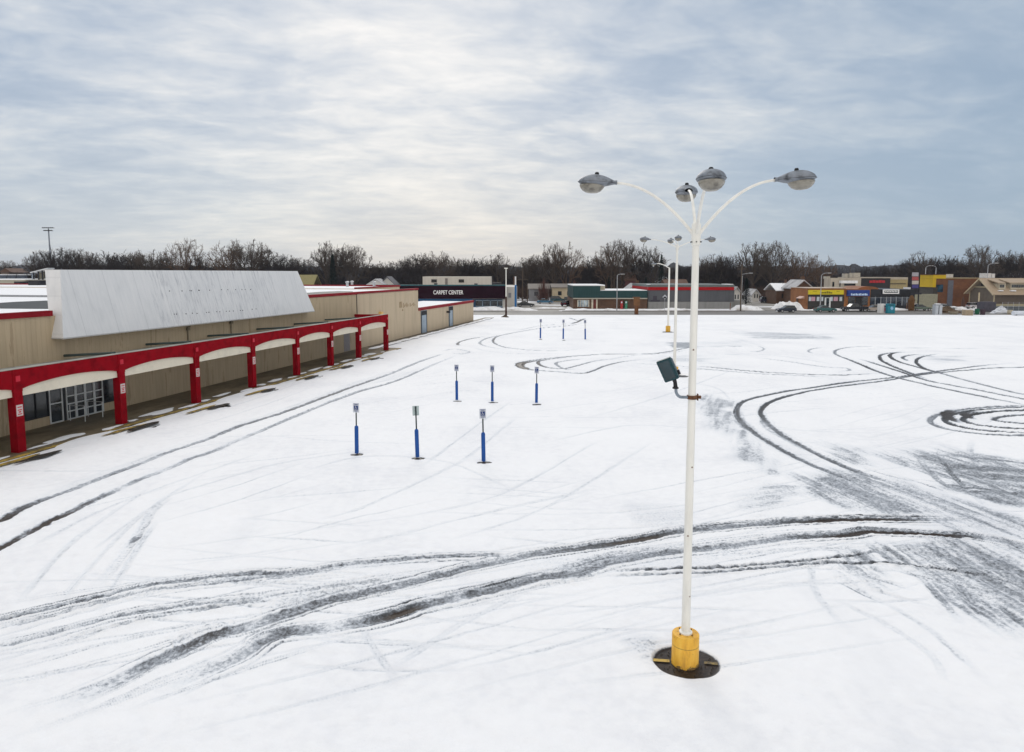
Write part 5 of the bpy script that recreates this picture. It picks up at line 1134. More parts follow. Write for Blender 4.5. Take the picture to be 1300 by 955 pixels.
m=MB(); m.lathe((p_[0]-.1,Y_-.4,hh*.45),[(.1,0),(.22,.2),(.2,.8),(.05,1.)],8,.1); m.build('carved_arm',M('carved_bark',(.13,.065,.025),.9),t)
o,p,h=pole('sign_pole','tall black pole with a stack of coloured sign boards above the road',1165,393.5,339,.16,M('black_pole',(.012,.012,.015),.5),'sign pole')
for i,(ya,yb,c) in enumerate([(346,351,(.35,.33,.36)),(351.5,356,(.4,.08,.08)),(356.5,361,(.5,.45,.4)),(361.5,366,(.06,.05,.2)),(372,374,(.02,.02,.03))]):
    x0,x1=((1158.5,1166) if i<4 else (1157,1170)); part('sign_board',M('board_%d'%i,c,.5),o,[(x0,x1,ya,yb,0,.2)],p[1]-.3)
m=MB(); v,f=blob(p[0],p[1]-.3,.8,.8,.05,4,h=.4); m.add(v,f); m.build('footing',M('footing_concrete',(.5,.5,.5),.7),o)
t,Y_=thing('leaning_sign','red and white sandwich board leaning at the foot of the black pole','sign board',1161,394)
a=at(1161,394,Y_); m=MB(); m.prism([(a[0]-.5,0),(a[0]+.5,0),(a[0]+.75,1.5),(a[0]-.1,1.6)],1,Y_,Y_+.1); bd=m.build('board',M('board_white',(.65,.6,.6),.5),t); m=MB(); m.prism([(a[0]-.3,.35),(a[0]+.45,.3),(a[0]+.55,1.),(a[0]-.1,1.1)],1,Y_-.02,Y_-.004); m.build('red_print',M('board_red_print',(.45,.06,.08),.5),bd)
t,Y_=thing('metal_cabinet','pale silver utility cabinet with snow on top, standing on the snow','cabinet',1192,400)
part('cabinet',M('silver_cabinet',(.42,.45,.49),.45,.12,2.,metal=.2),t,[(1188,1196,387,None,0,1.1)],Y_,bevel=.04); part('snow_cap',SNOWCAP,t,[(1188.6,1195.4,385.4,386.9,.1,.9)],Y_,bevel=.15); part('door_seam',DARKM,t,[(1191.9,1192.15,388,399,-.02,.015),(1188.5,1195.5,387.8,388,-.02,.015)],Y_)
def heap(name,label,cat,x,yb,wpx,hpx,mat,seed,n=6):
    t,Y_=thing(name,label,cat,x,yb); s=Y_/867; m=MB(); 
    W_=wpx*s/2; Hh=hpx*s; c=at(x,yb,Y_)
    k=26; vs=[];f=[]
    for i in range(9):
        r=1-i/8; 
        for j in range(k):
            a=2*math.pi*j/k; rr=r*(.75+.5*vn(math.cos(a)*2+9,math.sin(a)*2+9,seed+i*.1)); vs.append((c[0]+W_*rr*math.cos(a),Y_+1.4+1.6*rr*math.sin(a),Hh*(1-r**1.5)*(.75+.5*vn(a*2,i*.8,seed))))
    for i in range(8):
        for j in range(k): f.append((i*k+j,i*k+(j+1)%k,(i+1)*k+(j+1)%k,(i+1)*k+j))
    m.add(vs,f); m.build('heap',mat,t,smooth=False); return t,Y_,c,W_,Hh
DIRT=M('brown_debris',(.11,.075,.045),.9,.4,3.); 
t,Y_,c,W_,Hh=heap('debris_pile','low heap of brown brush and dirt between silver cabinet and tan crate','debris pile',1207,398,34,8,DIRT,4)
m=MB()
for i in range(46):
    a=random.uniform(-W_,W_); b=random.uniform(0,2.6); z=random.uniform(.1,Hh*.9*(1-abs(a)/W_)+.15); d=Vector((random.uniform(-1,1),random.uniform(-.5,.5),random.uniform(-.2,.5)))*.7
    q=Vector((c[0]+a,Y_+b,z)); m.tube([q,q+d],.035,5)
m.build('branches',M('dead_branches',(.09,.06,.04),.9,.3,4.),t)
t,Y_=thing('planter','round pale stone planter before the brown brush heap','planter',1212,399.5); c=at(1212,399,Y_); m=MB(); m.lathe((c[0],Y_+.5,0),[(.65,0),(.9,.45),(.95,.6),(.8,.6),(.75,.5)],18); m.build('bowl',M('tan_stone',(.38,.34,.26),.8,.2,3.),t); m=MB(); m.lathe((c[0],Y_+.5,.5),[(.75,0),(.5,.2),(.1,.28)],14,.08); m.build('soil',DIRT,t)
t,Y_=thing('wooden_crate','square tan slatted crate beside the small green bin','crate',1230,401)
m=MB()
x0=at(1225.5,400,Y_)[0]; x1=at(1235.3,400,Y_)[0]; 
for k in range(6):
    z=.05+k*.2; m.box(x0,x1,Y_,Y_+.04,z,z+.16); m.box(x0,x0+.04,Y_+.045,Y_+1.1,z,z+.16); m.box(x1-.04,x1,Y_+.045,Y_+1.1,z,z+.16)
m.build('slats',M('tan_plank',(.36,.29,.2),.8,.25,3.),t); m=MB(); m.box(x0+.06,x1-.06,Y_+.06,Y_+1.05,0,1.0); m.build('contents',M('grey_brown_sack',(.2,.16,.12),.9,.3,3.),t)
def bin_(label,x,yb,w,h,mat):
    t,Y_=thing('wheeled_bin',label,'bin',x,yb); s=Y_/867; c=at(x,yb,Y_); W_=w*s/2; Hh=h*s
    m=MB(); m.hexa([(c[0]-W_*.85,Y_,.05),(c[0]+W_*.85,Y_,.05),(c[0]+W_*.85,Y_+.6,.05),(c[0]-W_*.85,Y_+.6,.05)],[(c[0]-W_,Y_-.05,Hh*.9),(c[0]+W_,Y_-.05,Hh*.9),(c[0]+W_,Y_+.65,Hh*.9),(c[0]-W_,Y_+.65,Hh*.9)]); m.build('body',mat,t,bevel=.02)
    m=MB(); m.box(c[0]-W_*1.08,c[0]+W_*1.08,Y_-.1,Y_+.7,Hh*.9,Hh); m.build('lid',mat,t,bevel=.03)
    for sx in (-1,1): m=MB(); m.tube([(c[0]+sx*W_*.8-.04,Y_+.62,.12),(c[0]+sx*W_*.8+.04,Y_+.62,.12)],.12,10); m.build('wheel',BLACK,t)
bin_('small green wheeled bin between the tan crate and the dark bin',1241.5,399.7,3.6,7.5,M('bin_green',(.01,.12,.06),.5)); bin_('dark maroon wheeled bin in front of the grey container',1248.7,400.3,4.4,7.5,M('bin_maroon',(.04,.02,.03),.5))
def container(name,label,cat,x0,x1,yt,yb,mat,d=2.4):
    t,Y_=thing(name,label,cat,(x0+x1)/2,yb); a=at(x0,yb,Y_)[0]; b=at(x1,yb,Y_)[0]; z=at(650,yt,Y_)[2]
    m=MB(); m.box(a,b,Y_,Y_+d,.15,z); m.build('body',mat,t); m=MB(); n=max(3,int((b-a)/.45))
    for k in range(n): q=a+(b-a)*(k+.3)/n; m.box(q,q+(b-a)/n*.35,Y_-.05,Y_-.002,.25,z-.12)
    m.box(a-.03,b+.03,Y_-.06,Y_-.003,z-.11,z+.02); m.box(a-.03,b+.03,Y_-.06,Y_-.003,.1,.24); m.build('ribs',mat,t)
    for q in (a+.3,b-.5): m=MB(); m.box(q,q+.2,Y_+.1,Y_+d-.1,0,.148); m.build('skid',BLACK,t)
    return t
container('storage_container','dark violet grey storage container behind the two wheeled bins','container',1249,1264,383.6,396,M('violet_grey_steel',(.085,.08,.105),.6,.3,1.))
container('storage_container','rusty orange skip beyond the fence panels at right','container',1279,1310,378,389.5,M('orange_skip',(.38,.09,.025),.6,.25,1.))
container('storage_container','long slate grey flat trailer below the orange skip','trailer',1262,1325,389.6,396,M('slate_trailer',(.1,.12,.14),.6,.3,1.))
heap('tarp_heap','white tarpaulin covered mound before the slate trailer','covered mound',1277,398.5,26,8.5,M('white_tarp',(.6,.62,.66),.6,.12,1.),9)
t,Y_=thing('barrel','beige barrel between the white mound and the pale tank','barrel',1284,399.7); c=at(1284,399,Y_); m=MB(); m.lathe((c[0],Y_+.4,0),[(.48,0),(.54,.3),(.54,.6),(.48,.95),(.1,.97)],16); m.build('body',M('beige_barrel',(.45,.4,.3),.7,.15),t); m=MB(); m.lathe((c[0],Y_+.4,.3),[(.55,0),(.56,.03),(.55,.06)],16); m.build('hoop',RUST,t)
t,Y_=thing('white_tank','low white and pale blue tank at the right border of the lot','tank',1296,401); a=at(1288,401,Y_)[0]; b=at(1310,401,Y_)[0]; m=MB(); m.tube([(a,Y_+.5,.5),(b,Y_+.5,.5)],.46,16); m.build('tank',M('tank_white',(.6,.64,.7),.5,.12),t); m=MB(); m.box(a+.4,a+.6,Y_+.1,Y_+.9,0,.2); m.box(b-.6,b-.4,Y_+.1,Y_+.9,0,.2); m.build('saddle',DARKM,t)
t,Y_=thing('wire_fence','low wire fence with thin posts before the slate trailer','fence',1285,397.5); m=MB(); 
for x in (1272,1279,1286,1293,1300,1308): a=at(x,397,Y_)[0]; mm=MB(); mm.tube([(a,Y_,0),(a,Y_,2.3)],.04,6); mm.build('fence_post',GALV,t)
a=at(1272,397,Y_)[0]; b=at(1308,397,Y_)[0]
for z in np.arange(.3,2.3,.33): m.tube([(a,Y_,z),(b,Y_,z)],.012,4)
m.build('wires',GALV,t)
for i,(x,l) in enumerate([(1222,'dark slim tree guard post on the road verge before the brick store')]):
    t,Y_=thing('bollard',l,'post',x,393); c=at(x,393,Y_); m=MB(); m.lathe((c[0],Y_,0),[(.3,0),(.32,.5),(.28,2.2),(.12,2.9)],10); m.build('post',M('dark_brown_post',(.07,.035,.025),.7),t)
for x,l in ((927,'short brown post at the foot of the grey building near its right end'),(1151,'pale distant marker post between the black shop and statue')):
    t,Y_=thing('marker_post',l,'post',x,393.5); c=at(x,393,Y_); m=MB(); m.tube([(c[0],Y_,0),(c[0],Y_,1.6)],.09,8); m.build('post',RUST,t); m=MB(); m.lathe((c[0],Y_,1.6),[(.1,0),(.1,.06),(.02,.12)],8); m.build('cap',DARKM,t)
# ------------------------------------------------------------ beyond the store on the left
t=bld('far_warehouse','long low beige warehouse beyond the snowy store roof',20,185.); 
part('wall',M('warehouse_beige',(.34,.32,.26),.8,.12,.3),t,[(-60,70,355.5,None,0,20)],185.); part('roof_snow',SNOWCAP,t,[(-60,32,354.6,355.4,0,19)],185.); part('dark_wall',M('warehouse_brown',(.12,.09,.06),.8),t,[(31,70,356.9,None,-1,.9)],185.)
t=bld('frame_shed','open steel frame shed with a sloping white roof edge left of the sign panel',50,190.)
p0=at(38,347,190.); p1=at(60,341.8,190.)
m=MB(); m.prism([(p0[0],p0[2]),(p1[0],p1[2]),(p1[0],p1[2]+.35),(p0[0],p0[2]+.3)],1,190,193); m.build('roof',M('shed_white',(.6,.62,.65),.6),t)
m=MB()
for x in (42,48.5,53.5,58.5): 
    a=at(x,350,190.); zt=p0[2]+(p1[2]-p0[2])*(a[0]-p0[0])/(p1[0]-p0[0]); m.box(a[0]-.15,a[0]+.15,190,190.3,0,zt)
m.build('posts',DARKM,t); part('cladding',M('shed_blue_grey',(.35,.42,.5),.6,.15),t,[(40,47,347,None,.5,.1)],190.); part('back_wall',M('shed_tan',(.3,.27,.2),.7),t,[(48,59,346,None,2.5,.2)],190.)
t=bld('far_shed','small pinkish shed among blue grey trees at the far left edge',6,260.,'shed'); part('wall',M('shed_pinkish',(.28,.22,.19),.8),t,[(1,15,346,None,0,8)],260.); m=MB(); a=at(-1,346,260); b=at(17,346,260); m.prism([(a[0],a[2]),(b[0],b[2]),((a[0]+b[0])/2,a[2]+1.6)],1,259.5,268.5); m.build('roof',RB,t)
t=bld('grey_long_shed','long slate blue shed wall at the far left behind the warehouse',20,240.,'shed'); part('wall',M('slate_shed',(.1,.12,.16),.7,.2),t,[(-60,38,349.5,None,0,10)],240.); m=MB(); a=at(-62,349.5,239); b=at(39,349.5,239); m.box(a[0],b[0],239,251,a[2],a[2]+.3); m.build('roof',M('shed_white',(.6,.62,.65),.6),t)
xf_=at(61.5,291,250); t=empty('stadium_light','tall slim stadium light mast with a flat bank of lamps','light mast',(xf_[0],250,0))
m=MB(); m.tube([(xf_[0],250,0),(xf_[0],250,xf_[2]+.2)],[.35,.2],10); m.build('mast',M('mast_steel',(.2,.22,.26),.5,metal=.3),t)
for z,w in ((.4,2.1),(-.6,1.6)): 
    m=MB(); m.box(xf_[0]-w,xf_[0]+w,249.8,250.2,xf_[2]+z-.08,xf_[2]+z+.08); c=m.build('crossarm',DARKM,t)
    for k in range(6): 
        mm=MB(); q=xf_[0]-w+(2*w)*(k+.5)/6; mm.lathe((q,249.6,xf_[2]+z-.1),[(.1,.35),(.26,.3),(.3,0)],8); mm.build('lamp',DARKM,c)
# ------------------------------------------------------------ bare winter trees
def grow(seed,form,dens=1.):
    """bare tree of height 1: limbs fan out to an uneven dome, branch again towards nearby points, end in fine twigs"""
    r=random.Random(seed); trunk=[];tw=[]
    rx,rz,zc_=form['rx'],form['rz'],form['zc']; lob=[(r.uniform(0,6.28),r.uniform(.2,1.4),r.uniform(.78,1.12)) for _ in range(9)]
    def dome(ph,el,k=1.):
        q=1.
        for (a,e,m_) in lob:
            d_=math.cos(el)*math.cos(e)*math.cos(ph-a)+math.sin(el)*math.sin(e)
            if d_>.85: q=q*.35+m_*.65
        k*=q; return Vector((rx*math.cos(el)*math.cos(ph)*k,rx*math.cos(el)*math.sin(ph)*k,zc_+rz*math.sin(el)*k))
    def clampd(p):
        x=(p.x*p.x+p.y*p.y)/(rx*rx)*.9+((p.z-zc_)/rz)**2*.9 if p.z>zc_ else (p.x*p.x+p.y*p.y)/(rx*rx)*.9
        if x>1: f=1/math.sqrt(x); p=Vector((p.x*f,p.y*f,zc_+(p.z-zc_)*(f if p.z>zc_ else 1)))
        return p
    def br(p,q,r0,r1,lev,d0):
        L_=(q-p).length; n=5 if lev==0 else 3 if lev==1 else 2; c=p+d0*L_*.45; path=[];w=L_*(.05 if lev<2 else .07)
        for i in range(n+1):
            t=i/n; v=p*(1-t)**2+c*2*t*(1-t)+q*t*t
            if 0<i<n: v=v+Vector((r.uniform(-w,w),r.uniform(-w,w),r.uniform(-w,w)))
            path.append(v)
        (trunk if lev<=1 else tw).append((path,[r0+(r1-r0)*i/n for i in range(n+1)],6 if lev==0 else 4 if lev==1 else 3)); return path
    def pt(path,t):
        x=t*(len(path)-1); i=min(len(path)-2,int(x)); return path[i].lerp(path[i+1],x-i),(path[i+1]-path[i]).normalized()
    def rec(path,T_,lev,rad,R_):
        if lev>4: return
        n=form['n'][lev-1]; L_=sum((path[i+1]-path[i]).length for i in range(len(path)-1)); ph=r.uniform(0,6.28)
        for k in range(n):
            t=(.22 if lev<3 else .15)+(.78 if lev<3 else .85)*(k+r.uniform(.2,.9))/n; o,d=pt(path,min(t,.999)); ph+=2.4+r.uniform(-.4,.4)
            a_=Vector((1,0,0)) if abs(d.x)<.8 else Vector((0,1,0)); e1=d.cross(a_).normalized(); e2=d.cross(e1)
            sp=r.uniform(.55,1.0) if lev<3 else r.uniform(.4,.8)
            dr=(d*math.cos(sp)+(e1*math.cos(ph)+e2*math.sin(ph))*math.sin(sp)); dr=(dr+Vector((0,0,form['up']*.45))).normalized()
            L2=L_*form['kr'][lev-1]*(1.15-.55*t)*r.uniform(.75,1.25); q=o+dr*L2; r0=rad*(.62-.2*t)
            if lev>=1:
                e_=(q.x*q.x+q.y*q.y)/(rx*rx)+((q.z-zc_)/rz)**2*(1 if q.z>zc_ else .4)
                if e_>(1.0 if lev==1 else 1.07): q=o+dr*L2*(.42 if lev==1 else .3)
            pa=br(o,q,r0,r0*.45,lev,(d*.5+dr*.8).normalized()); rec(pa,q,lev+1,r0,0)
    h0=form['h0']; tp=br(Vector((0,0,0)),Vector((r.uniform(-.03,.03),r.uniform(-.03,.03),h0)),.024,.018,0,Vector((0,0,1)))
    nl=form['n0']
    for k in range(nl):
        ph=k*2.4+r.uniform(-.4,.4); el=math.asin(min(.98,(k+.5)/nl*.86+.14)); T_=dome(ph,el); o,d=pt(tp,r.uniform(.75,1.))
        pa=br(o,T_,.0125,.004,0,((T_-o).normalized()*1.2+Vector((0,0,.55))).normalized()); rec(pa,T_,1,.011,0)
    s=1/max(p.z for (pa,_,_) in tw for p in pa)
    def mesh(lst,nm,minr):
        V=[];Fc=[]
        for pa,ra,n in lst:
            m=MB(); m.tube([q*s for q in pa],[max(x*s,minr) for x in ra],n,cap=False); b=len(V); V+=m.v; Fc+=[tuple(b+i for i in f) for f in m.f]
        me=bpy.data.meshes.new(nm); me.from_pydata(V,[],Fc); me.update(); return me
    return mesh(trunk,'trunk',.0018),mesh(tw,'crown',form.get('tw',.0010))
FORMS=[dict(rx=.52,rz=.42,zc=.48,n0=12,n=(6,5,5,4),up=.35,h0=.17,kr=(.5,.52,.55,.6)),dict(rx=.62,rz=.38,zc=.46,n0=15,n=(6,5,5,4),up=.3,h0=.15,kr=(.46,.52,.55,.6)),
 dict(rx=.40,rz=.52,zc=.44,n0=9,n=(6,5,5,4),up=.7,h0=.2,kr=(.45,.5,.55,.6)),dict(rx=.5,rz=.5,zc=.46,n0=8,n=(6,5,5,3),up=.4,h0=.15,kr=(.5,.5,.55,.6))]
BK=[bark('bark_grey_brown',(.085,.067,.055)),bark('bark_dark',(.046,.038,.036)),bark('bark_warm',(.125,.085,.062))]
TREE=[]
for i in range(8):
    tr,cr=grow(100+i*7,FORMS[i%4],1.0); bm_=BK[[0,1,0,2,1,0,1,2][i]]; tr.materials.append(bm_); cr.materials.append(bm_); TREE.append((tr,cr))
def tree(label,x,yt,Y_,wpx,var,group='bare trees beyond the shops'):
    p=at(x,yt,Y_); h=p[2]; s=Y_/867; t=empty('bare_tree',label,'tree',(p[0],Y_,0),random.uniform(0,6.28),group)
    tr,cr=TREE[var]
    ext=max(abs(v.co.x) for v in cr.vertices)+.0
    w=max(wpx*s/2/max(.2,ext*.92),h*.72); w=min(w,h*1.3)
    for nm,me in(('trunk',tr),('crown',cr)):
        o=bpy.data.objects.new(nm,me); COL.objects.link(o); o.parent=t; WM[o.name]=WM[t.name]; o.scale=(w,w,h)
    return t
TL=[(8,330,300,26,0,'faint small bare tree at the far left edge'),(46,317,240,30,2,'bare tree with a leaning open crown just left of the light mast'),(72,311,235,44,1,'broad bare tree directly behind the stadium light mast'),(98,315,240,30,0,'wispy bare tree right of the light mast'),(112,320,250,26,3,'low bare tree between the mast trees and the dense dark clump'),
 (133,317,235,32,1,'dense dark bare tree above the left of the sign panel'),(152,316,240,36,4,'twin of the dense dark clump above the sign panel, its right half'),(172,319,245,28,0,'small dark bare tree left of the tallest one over the sign panel'),(188,316,240,28,5,'thin bare tree next to the tallest one over the sign panel'),
 (214,318,245,26,2,'narrow bare tree at the left foot of the tall open one'),(234,301,235,42,3,'tall open crowned bare tree above the left half of the sign panel'),(252,322,240,26,1,'short bare tree filling the gap right of the tall open one'),(288,304,235,40,7,'reddish bare tree with a spreading top above the sign panel middle'),(314,303,238,40,5,'reddish bare tree paired with the spreading one, right hand'),
 (336,318,245,34,4,'grey low bare tree right of the reddish pair'),(358,320,240,36,1,'rounded low bare tree over the right end of the sign panel'),(377,326,250,26,0,'small dark bare tree past the right end of the sign panel'),(394,326,250,26,6,'dark low tree left of the pine'),(413,305,232,36,2,'tall vase shaped bare tree left of the pine'),(428,308,240,34,4,'tall fine twigged bare tree directly behind the pine'),(447,310,234,40,0,'wide bare tree right of the pine'),
 (470,333,250,30,1,'low dark tree above the snowy roof behind the store'),(487,331,250,30,5,'low dark tree left of the big rounded clump'),(510,325,240,34,4,'left slope of the big rounded tree clump behind the carpet store'),(530,320,235,42,1,'left crown of the big rounded tree clump behind the carpet store'),(553,318,235,44,5,'right crown of the big rounded tree clump behind the carpet store'),(578,327,240,32,0,'lower bare tree right of the rounded clump'),
 (594,323,240,32,4,'bare tree above the beige upper storey'),(612,325,240,34,1,'dark bare tree above the right end of the upper storey'),(632,321,236,36,2,'feathery bare tree above the brown and white street lamp'),(652,334,250,26,6,'low dark tree behind the pylon sign'),(672,325,236,34,0,'bare tree between the two utility poles and the tall pair'),(688,322,240,28,5,'slim bare tree left of the tall pair'),
 (702,307,225,38,2,'left tree of the tall pair behind the parked cars'),(720,306,225,38,7,'right tree of the tall pair behind the parked cars'),(739,332,245,28,4,'low dark tree behind the left end of the green roof'),(757,322,236,34,1,'rounded bare tree behind the brick tavern'),(774,310,228,40,3,'pale twisted open tree behind the brick tavern'),(789,303,226,30,0,'tallest pale tree just left of the white lamp heads'),
 (812,306,228,40,6,'tall dark vase shaped tree behind the white lamp heads'),(829,312,230,32,2,'slim dark tree beside the single arm lamp'),(848,338,250,26,0,'low tree seen behind the white posts'),(866,333,250,28,4,'low dark tree left of the main white post'),(892,329,240,34,1,'dark tree right of the main white post'),(905,322,240,36,5,'fine topped tree behind the grey building'),(923,319,238,42,4,'broad tree behind the right part of the grey building'),(938,330,240,26,6,'dark low tree by the wooden utility pole'),
 (955,306,226,38,2,'left one of the two tall fan shaped trees'),(982,305,226,40,0,'right one of the two tall fan shaped trees'),(968,330,240,30,1,'low bare tree between the two fan shaped trees'),(1005,317,230,30,7,'upright bare tree right of the fan shaped pair'),(1023,318,230,28,3,'reddish upright tree above the orange brick shop'),(1043,322,232,30,7,'reddish rounded tree at the end of the tall row'),(1060,337,250,22,6,'small dark tree at the end of the tall row'),
 (1158,326,260,28,1,'dark tree left of the black sign pole'),(1169,318,250,22,2,'slender tree just right of the black sign pole'),(1186,323,260,32,4,'left tree above the yellow wall'),(1202,322,255,30,1,'middle tree above the yellow wall'),(1218,326,260,32,5,'right tree above the brick store'),(1234,326,255,28,6,'dark tree left of the tallest right hand tree'),
 (1246,310,245,36,0,'tallest tree at the right side, above the tan gabled building'),(1264,326,255,28,4,'lower tree right of the tallest right hand tree'),(1280,320,250,32,1,'rounded tree above the tan roof'),(1297,316,248,36,5,'large dark tree at the right border'),(1100,338,300,26,1,'far low tree behind the beige two storey block'),(1120,334,300,24,4,'far rounded tree above the black glass shop'),(1138,337,300,26,5,'far low tree left of the black sign pole')]
for q in TL: tree(q[5],q[0],q[1],q[2],q[3]*1.15,q[4])
# conifers
def conifer_mesh(seed):
    r=random.Random(seed); V=[];Fc=[]
    for i in range(2600):
        z=r.uniform(.08,1.); R_=.19*(1-z)**.8*(.55+.6*r.random()); a=r.uniform(0,6.28); rr=R_*math.sqrt(r.uniform(.2,1)); c=Vector((rr*math.cos(a),rr*math.sin(a),z-rr*.35)); s=.018*r.uniform(.6,1.5)
        d=Vector((math.cos(a),math.sin(a),-.5+r.uniform(-.3,.4))).normalized()*s*1.6; u=Vector((-math.sin(a),math.cos(a),r.uniform(-.4,.4)))*s*.6
        b=len(V); V+=[tuple(c-u),tuple(c+u),tuple(c+d)]; Fc.append((b,b+1,b+2))
    me=bpy.data.meshes.new('crown'); me.from_pydata(V,[],Fc); return me
NEED=M('dark_needles',(.012,.022,.018),.9,.4,2.,spec=.05); cm=[conifer_mesh(i) for i in range(2)]; [c.materials.append(NEED) for c in cm]
for i,(x,yt,Y_,w,l) in enumerate([(422,323,222,17,'dark pointed pine standing before the tall bare trees right of the sign panel'),(840,323,215,13,'dark pointed evergreen beside the single arm lamp'),(886,331,240,8,'small evergreen tip just right of the main white post'),(820,352,190,12,'dark round evergreen bush above the end of the green roof'),(948,353,190,14,'dark bushy evergreen right of the wooden utility pole'),(773,352,190,9,'short dark evergreen above the green roof by the thin poles')]):
    p=at(x,yt,Y_); s=Y_/867; t=empty('pine_tree',l,'tree',(p[0],Y_,0),0,'evergreens'); h=p[2]
    o=bpy.data.objects.new('crown',cm[i%2]); COL.objects.link(o); o.parent=t; o.scale=(w*s/.34,w*s/.34,h)
    m=MB(); m.tube([(p[0],Y_,0),(p[0],Y_,h*.9)],[.25,.05],7); m.build('trunk',BK[1],t)
# dense far wood that reads as one dark mass
def brush(name,x0,x1,Y0,Y1,n,hfun,mat,wd=.09,seed=1):
    r=np.random.default_rng(seed); V=[];Fc=[]
    for i in range(n):
        Y_=r.uniform(Y0,Y1); px=r.uniform(x0,x1); X_=(px-650)*Y_/867; hh=hfun(px,Y_)*(.55+.5*r.random()); z0=hh*r.uniform(0,.7); L_=hh*r.uniform(.15,.4)
        a=r.uniform(-1,1)*.9; b=r.uniform(-.5,.5); w=wd*r.uniform(.5,1.6)
        top=(X_+math.sin(a)*L_,Y_+b*L_*.5,min(hh*1.05,z0+math.cos(a)*L_))
        k=len(V); V+=[(X_-w,Y_,z0),(X_+w,Y_+w*.3,z0),(X_,Y_-w,z0),top]; Fc+=[(k,k+1,k+3),(k+1,k+2,k+3),(k+2,k,k+3)]
    me=bpy.data.meshes.new(name); me.from_pydata(V,[],Fc); me.materials.append(mat); o=bpy.data.objects.new(name,me); COL.objects.link(o); o['kind']='stuff'; return o
def hw_(px,Y_):
    t=9.6+2.2*(float(vn(px*.05,1.,3))-.5)*2+1.5*(float(vn(px*.21,1.,4))-.5)*2
    if px<60: t=8.8
    if 1060<px<1150: t=9.
    return t*(Y_/250)**.3
THK=bark('thicket_bark',(.042,.037,.04)); brush('distant_wood',-60,1360,236,275,62000,hw_,THK,.13,1)
def ridge(name,Y_,x0,x1,base,amp,mat,seed,d=25):
    n=400; V=[];Fc=[]
    for i in range(n+1):
        px=x0+(x1-x0)*i/n; X_=(px-650)*Y_/867; h=base+amp*(float(vn(px*.03,2,seed))-.5)*2+amp*.4*(float(vn(px*.2,2,seed+1))-.5)*2+amp*.15*(float(vn(px*.9,2,seed+1))-.5)*2
        V+=[(X_,Y_-d*.3,0),(X_,Y_,h*.72),(X_+.5,Y_+d*.35,h),(X_,Y_+d,h*.3)]
    for i in range(n):
        for j in range(3): Fc.append((i*4+j,i*4+j+1,(i+1)*4+j+1,(i+1)*4+j))
    me=bpy.data.meshes.new(name); me.from_pydata(V,[],Fc); me.materials.append(mat); o=bpy.data.objects.new(name,me); COL.objects.link(o); o['kind']='stuff'; return o
ridge('thicket',283,-80,1380,7.6,1.6,bark('thicket_mass',(.028,.024,.026)),5)
ridge('far_woodland',650,-100,1400,15,4,bark('far_bark',(.05,.05,.055)),9,60); ridge('far_woodland',1500,-150,1450,22,7,bark('far_bark',(.05,.05,.055)),12,150)
brush('far_woodland_twigs',-80,1380,560,660,26000,lambda px,Y_:17+5*(float(vn(px*.06,3,6))-.3),bark('far_bark',(.05,.05,.055)),.3,4)
# low garden brush between houses
brush('garden_brush',640,1000,214,232,9000,lambda px,Y_:5.5,bark('brush_brown',(.07,.045,.035)),.1,7); brush('garden_brush',380,640,214,232,6000,lambda px,Y_:6.,THK,.1,8); brush('garden_brush',0,380,205,228,9000,lambda px,Y_:8.,THK,.1,9)
# pinkish shrub by the gabled house
def shrub(label,x,yt,Y_,w,mat,seed):
    p=at(x,yt,Y_); s=Y_/867; t=empty('shrub',label,'shrub',(p[0],Y_,0)); r=random.Random(seed); m=MB()
    for i in range(260):
        a=r.uniform(0,6.28); sp=r.uniform(0,w*s/2); z=p[2]*r.uniform(.3,1)*math.sqrt(max(.1,1-(sp/(w*s/2))**2*.8)); b=Vector((p[0]+sp*.5*math.cos(a),Y_+sp*.3*math.sin(a),z*.3)); e=Vector((p[0]+sp*math.cos(a),Y_+sp*.5*math.sin(a),z)); m.tube([b,e],[.05,.02],3,cap=False)
    m.build('twigs',mat,t); m=MB(); m.tube([(p[0],Y_,0),(p[0],Y_,p[2]*.5)],.12,6); m.build('stem',mat,t)
PKB=bark('pinkish_twigs',(.2,.12,.09)); shrub('pinkish brown leafless shrub left of the brick gabled house',998,352,192,26,PKB,1); shrub('pinkish leafless shrub above the parked blue car',690,352,205,22,bark('rose_twigs',(.12,.06,.05)),2); shrub('reddish leafless shrub behind the tan house',729,354,208,20,bark('rose_twigs',(.12,.06,.05)),3)
# ------------------------------------------------------------ haze, sky, sun, camera
HAZE=True
if HAZE:
    m=MB(); m.box(-2600,2600,-60,2200,-1,60); mh=bpy.data.materials.new('haze'); mh.use_nodes=True; nt=mh.node_tree; nt.nodes.remove(nt.nodes['Principled BSDF'])
    v=N(nt,'ShaderNodeVolumePrincipled'); v.inputs['Color'].default_value=(.78,.86,1,1); v.inputs['Density'].default_value=.00012; nt.links.new(v.outputs[0],nt.nodes['Material Output'].inputs['Volume'])
    hz_=m.build('haze',mh); hz_['kind']='stuff'
SUN_EL,SUN_AZ=R(27),R(-9)
w=bpy.data.worlds.new('World'); scene.world=w; w.use_nodes=True; nt=w.node_tree; bg=nt.nodes['Background']
sky=N(nt,'ShaderNodeTexSky',sky_type='NISHITA'); sky.sun_disc=False; sky.sun_elevation=SUN_EL; sky.sun_rotation=SUN_AZ; sky.altitude=200; sky.air_density=1.; sky.dust_density=2.
D_=N(nt,'ShaderNodeTexCoord').outputs['Generated']; sx=N(nt,'ShaderNodeSeparateXYZ'); nt.links.new(D_,sx.inputs[0])
z=math_(nt,'MAXIMUM',sx.outputs['Z'],0.); zz=math_(nt,'ADD',z,.15)
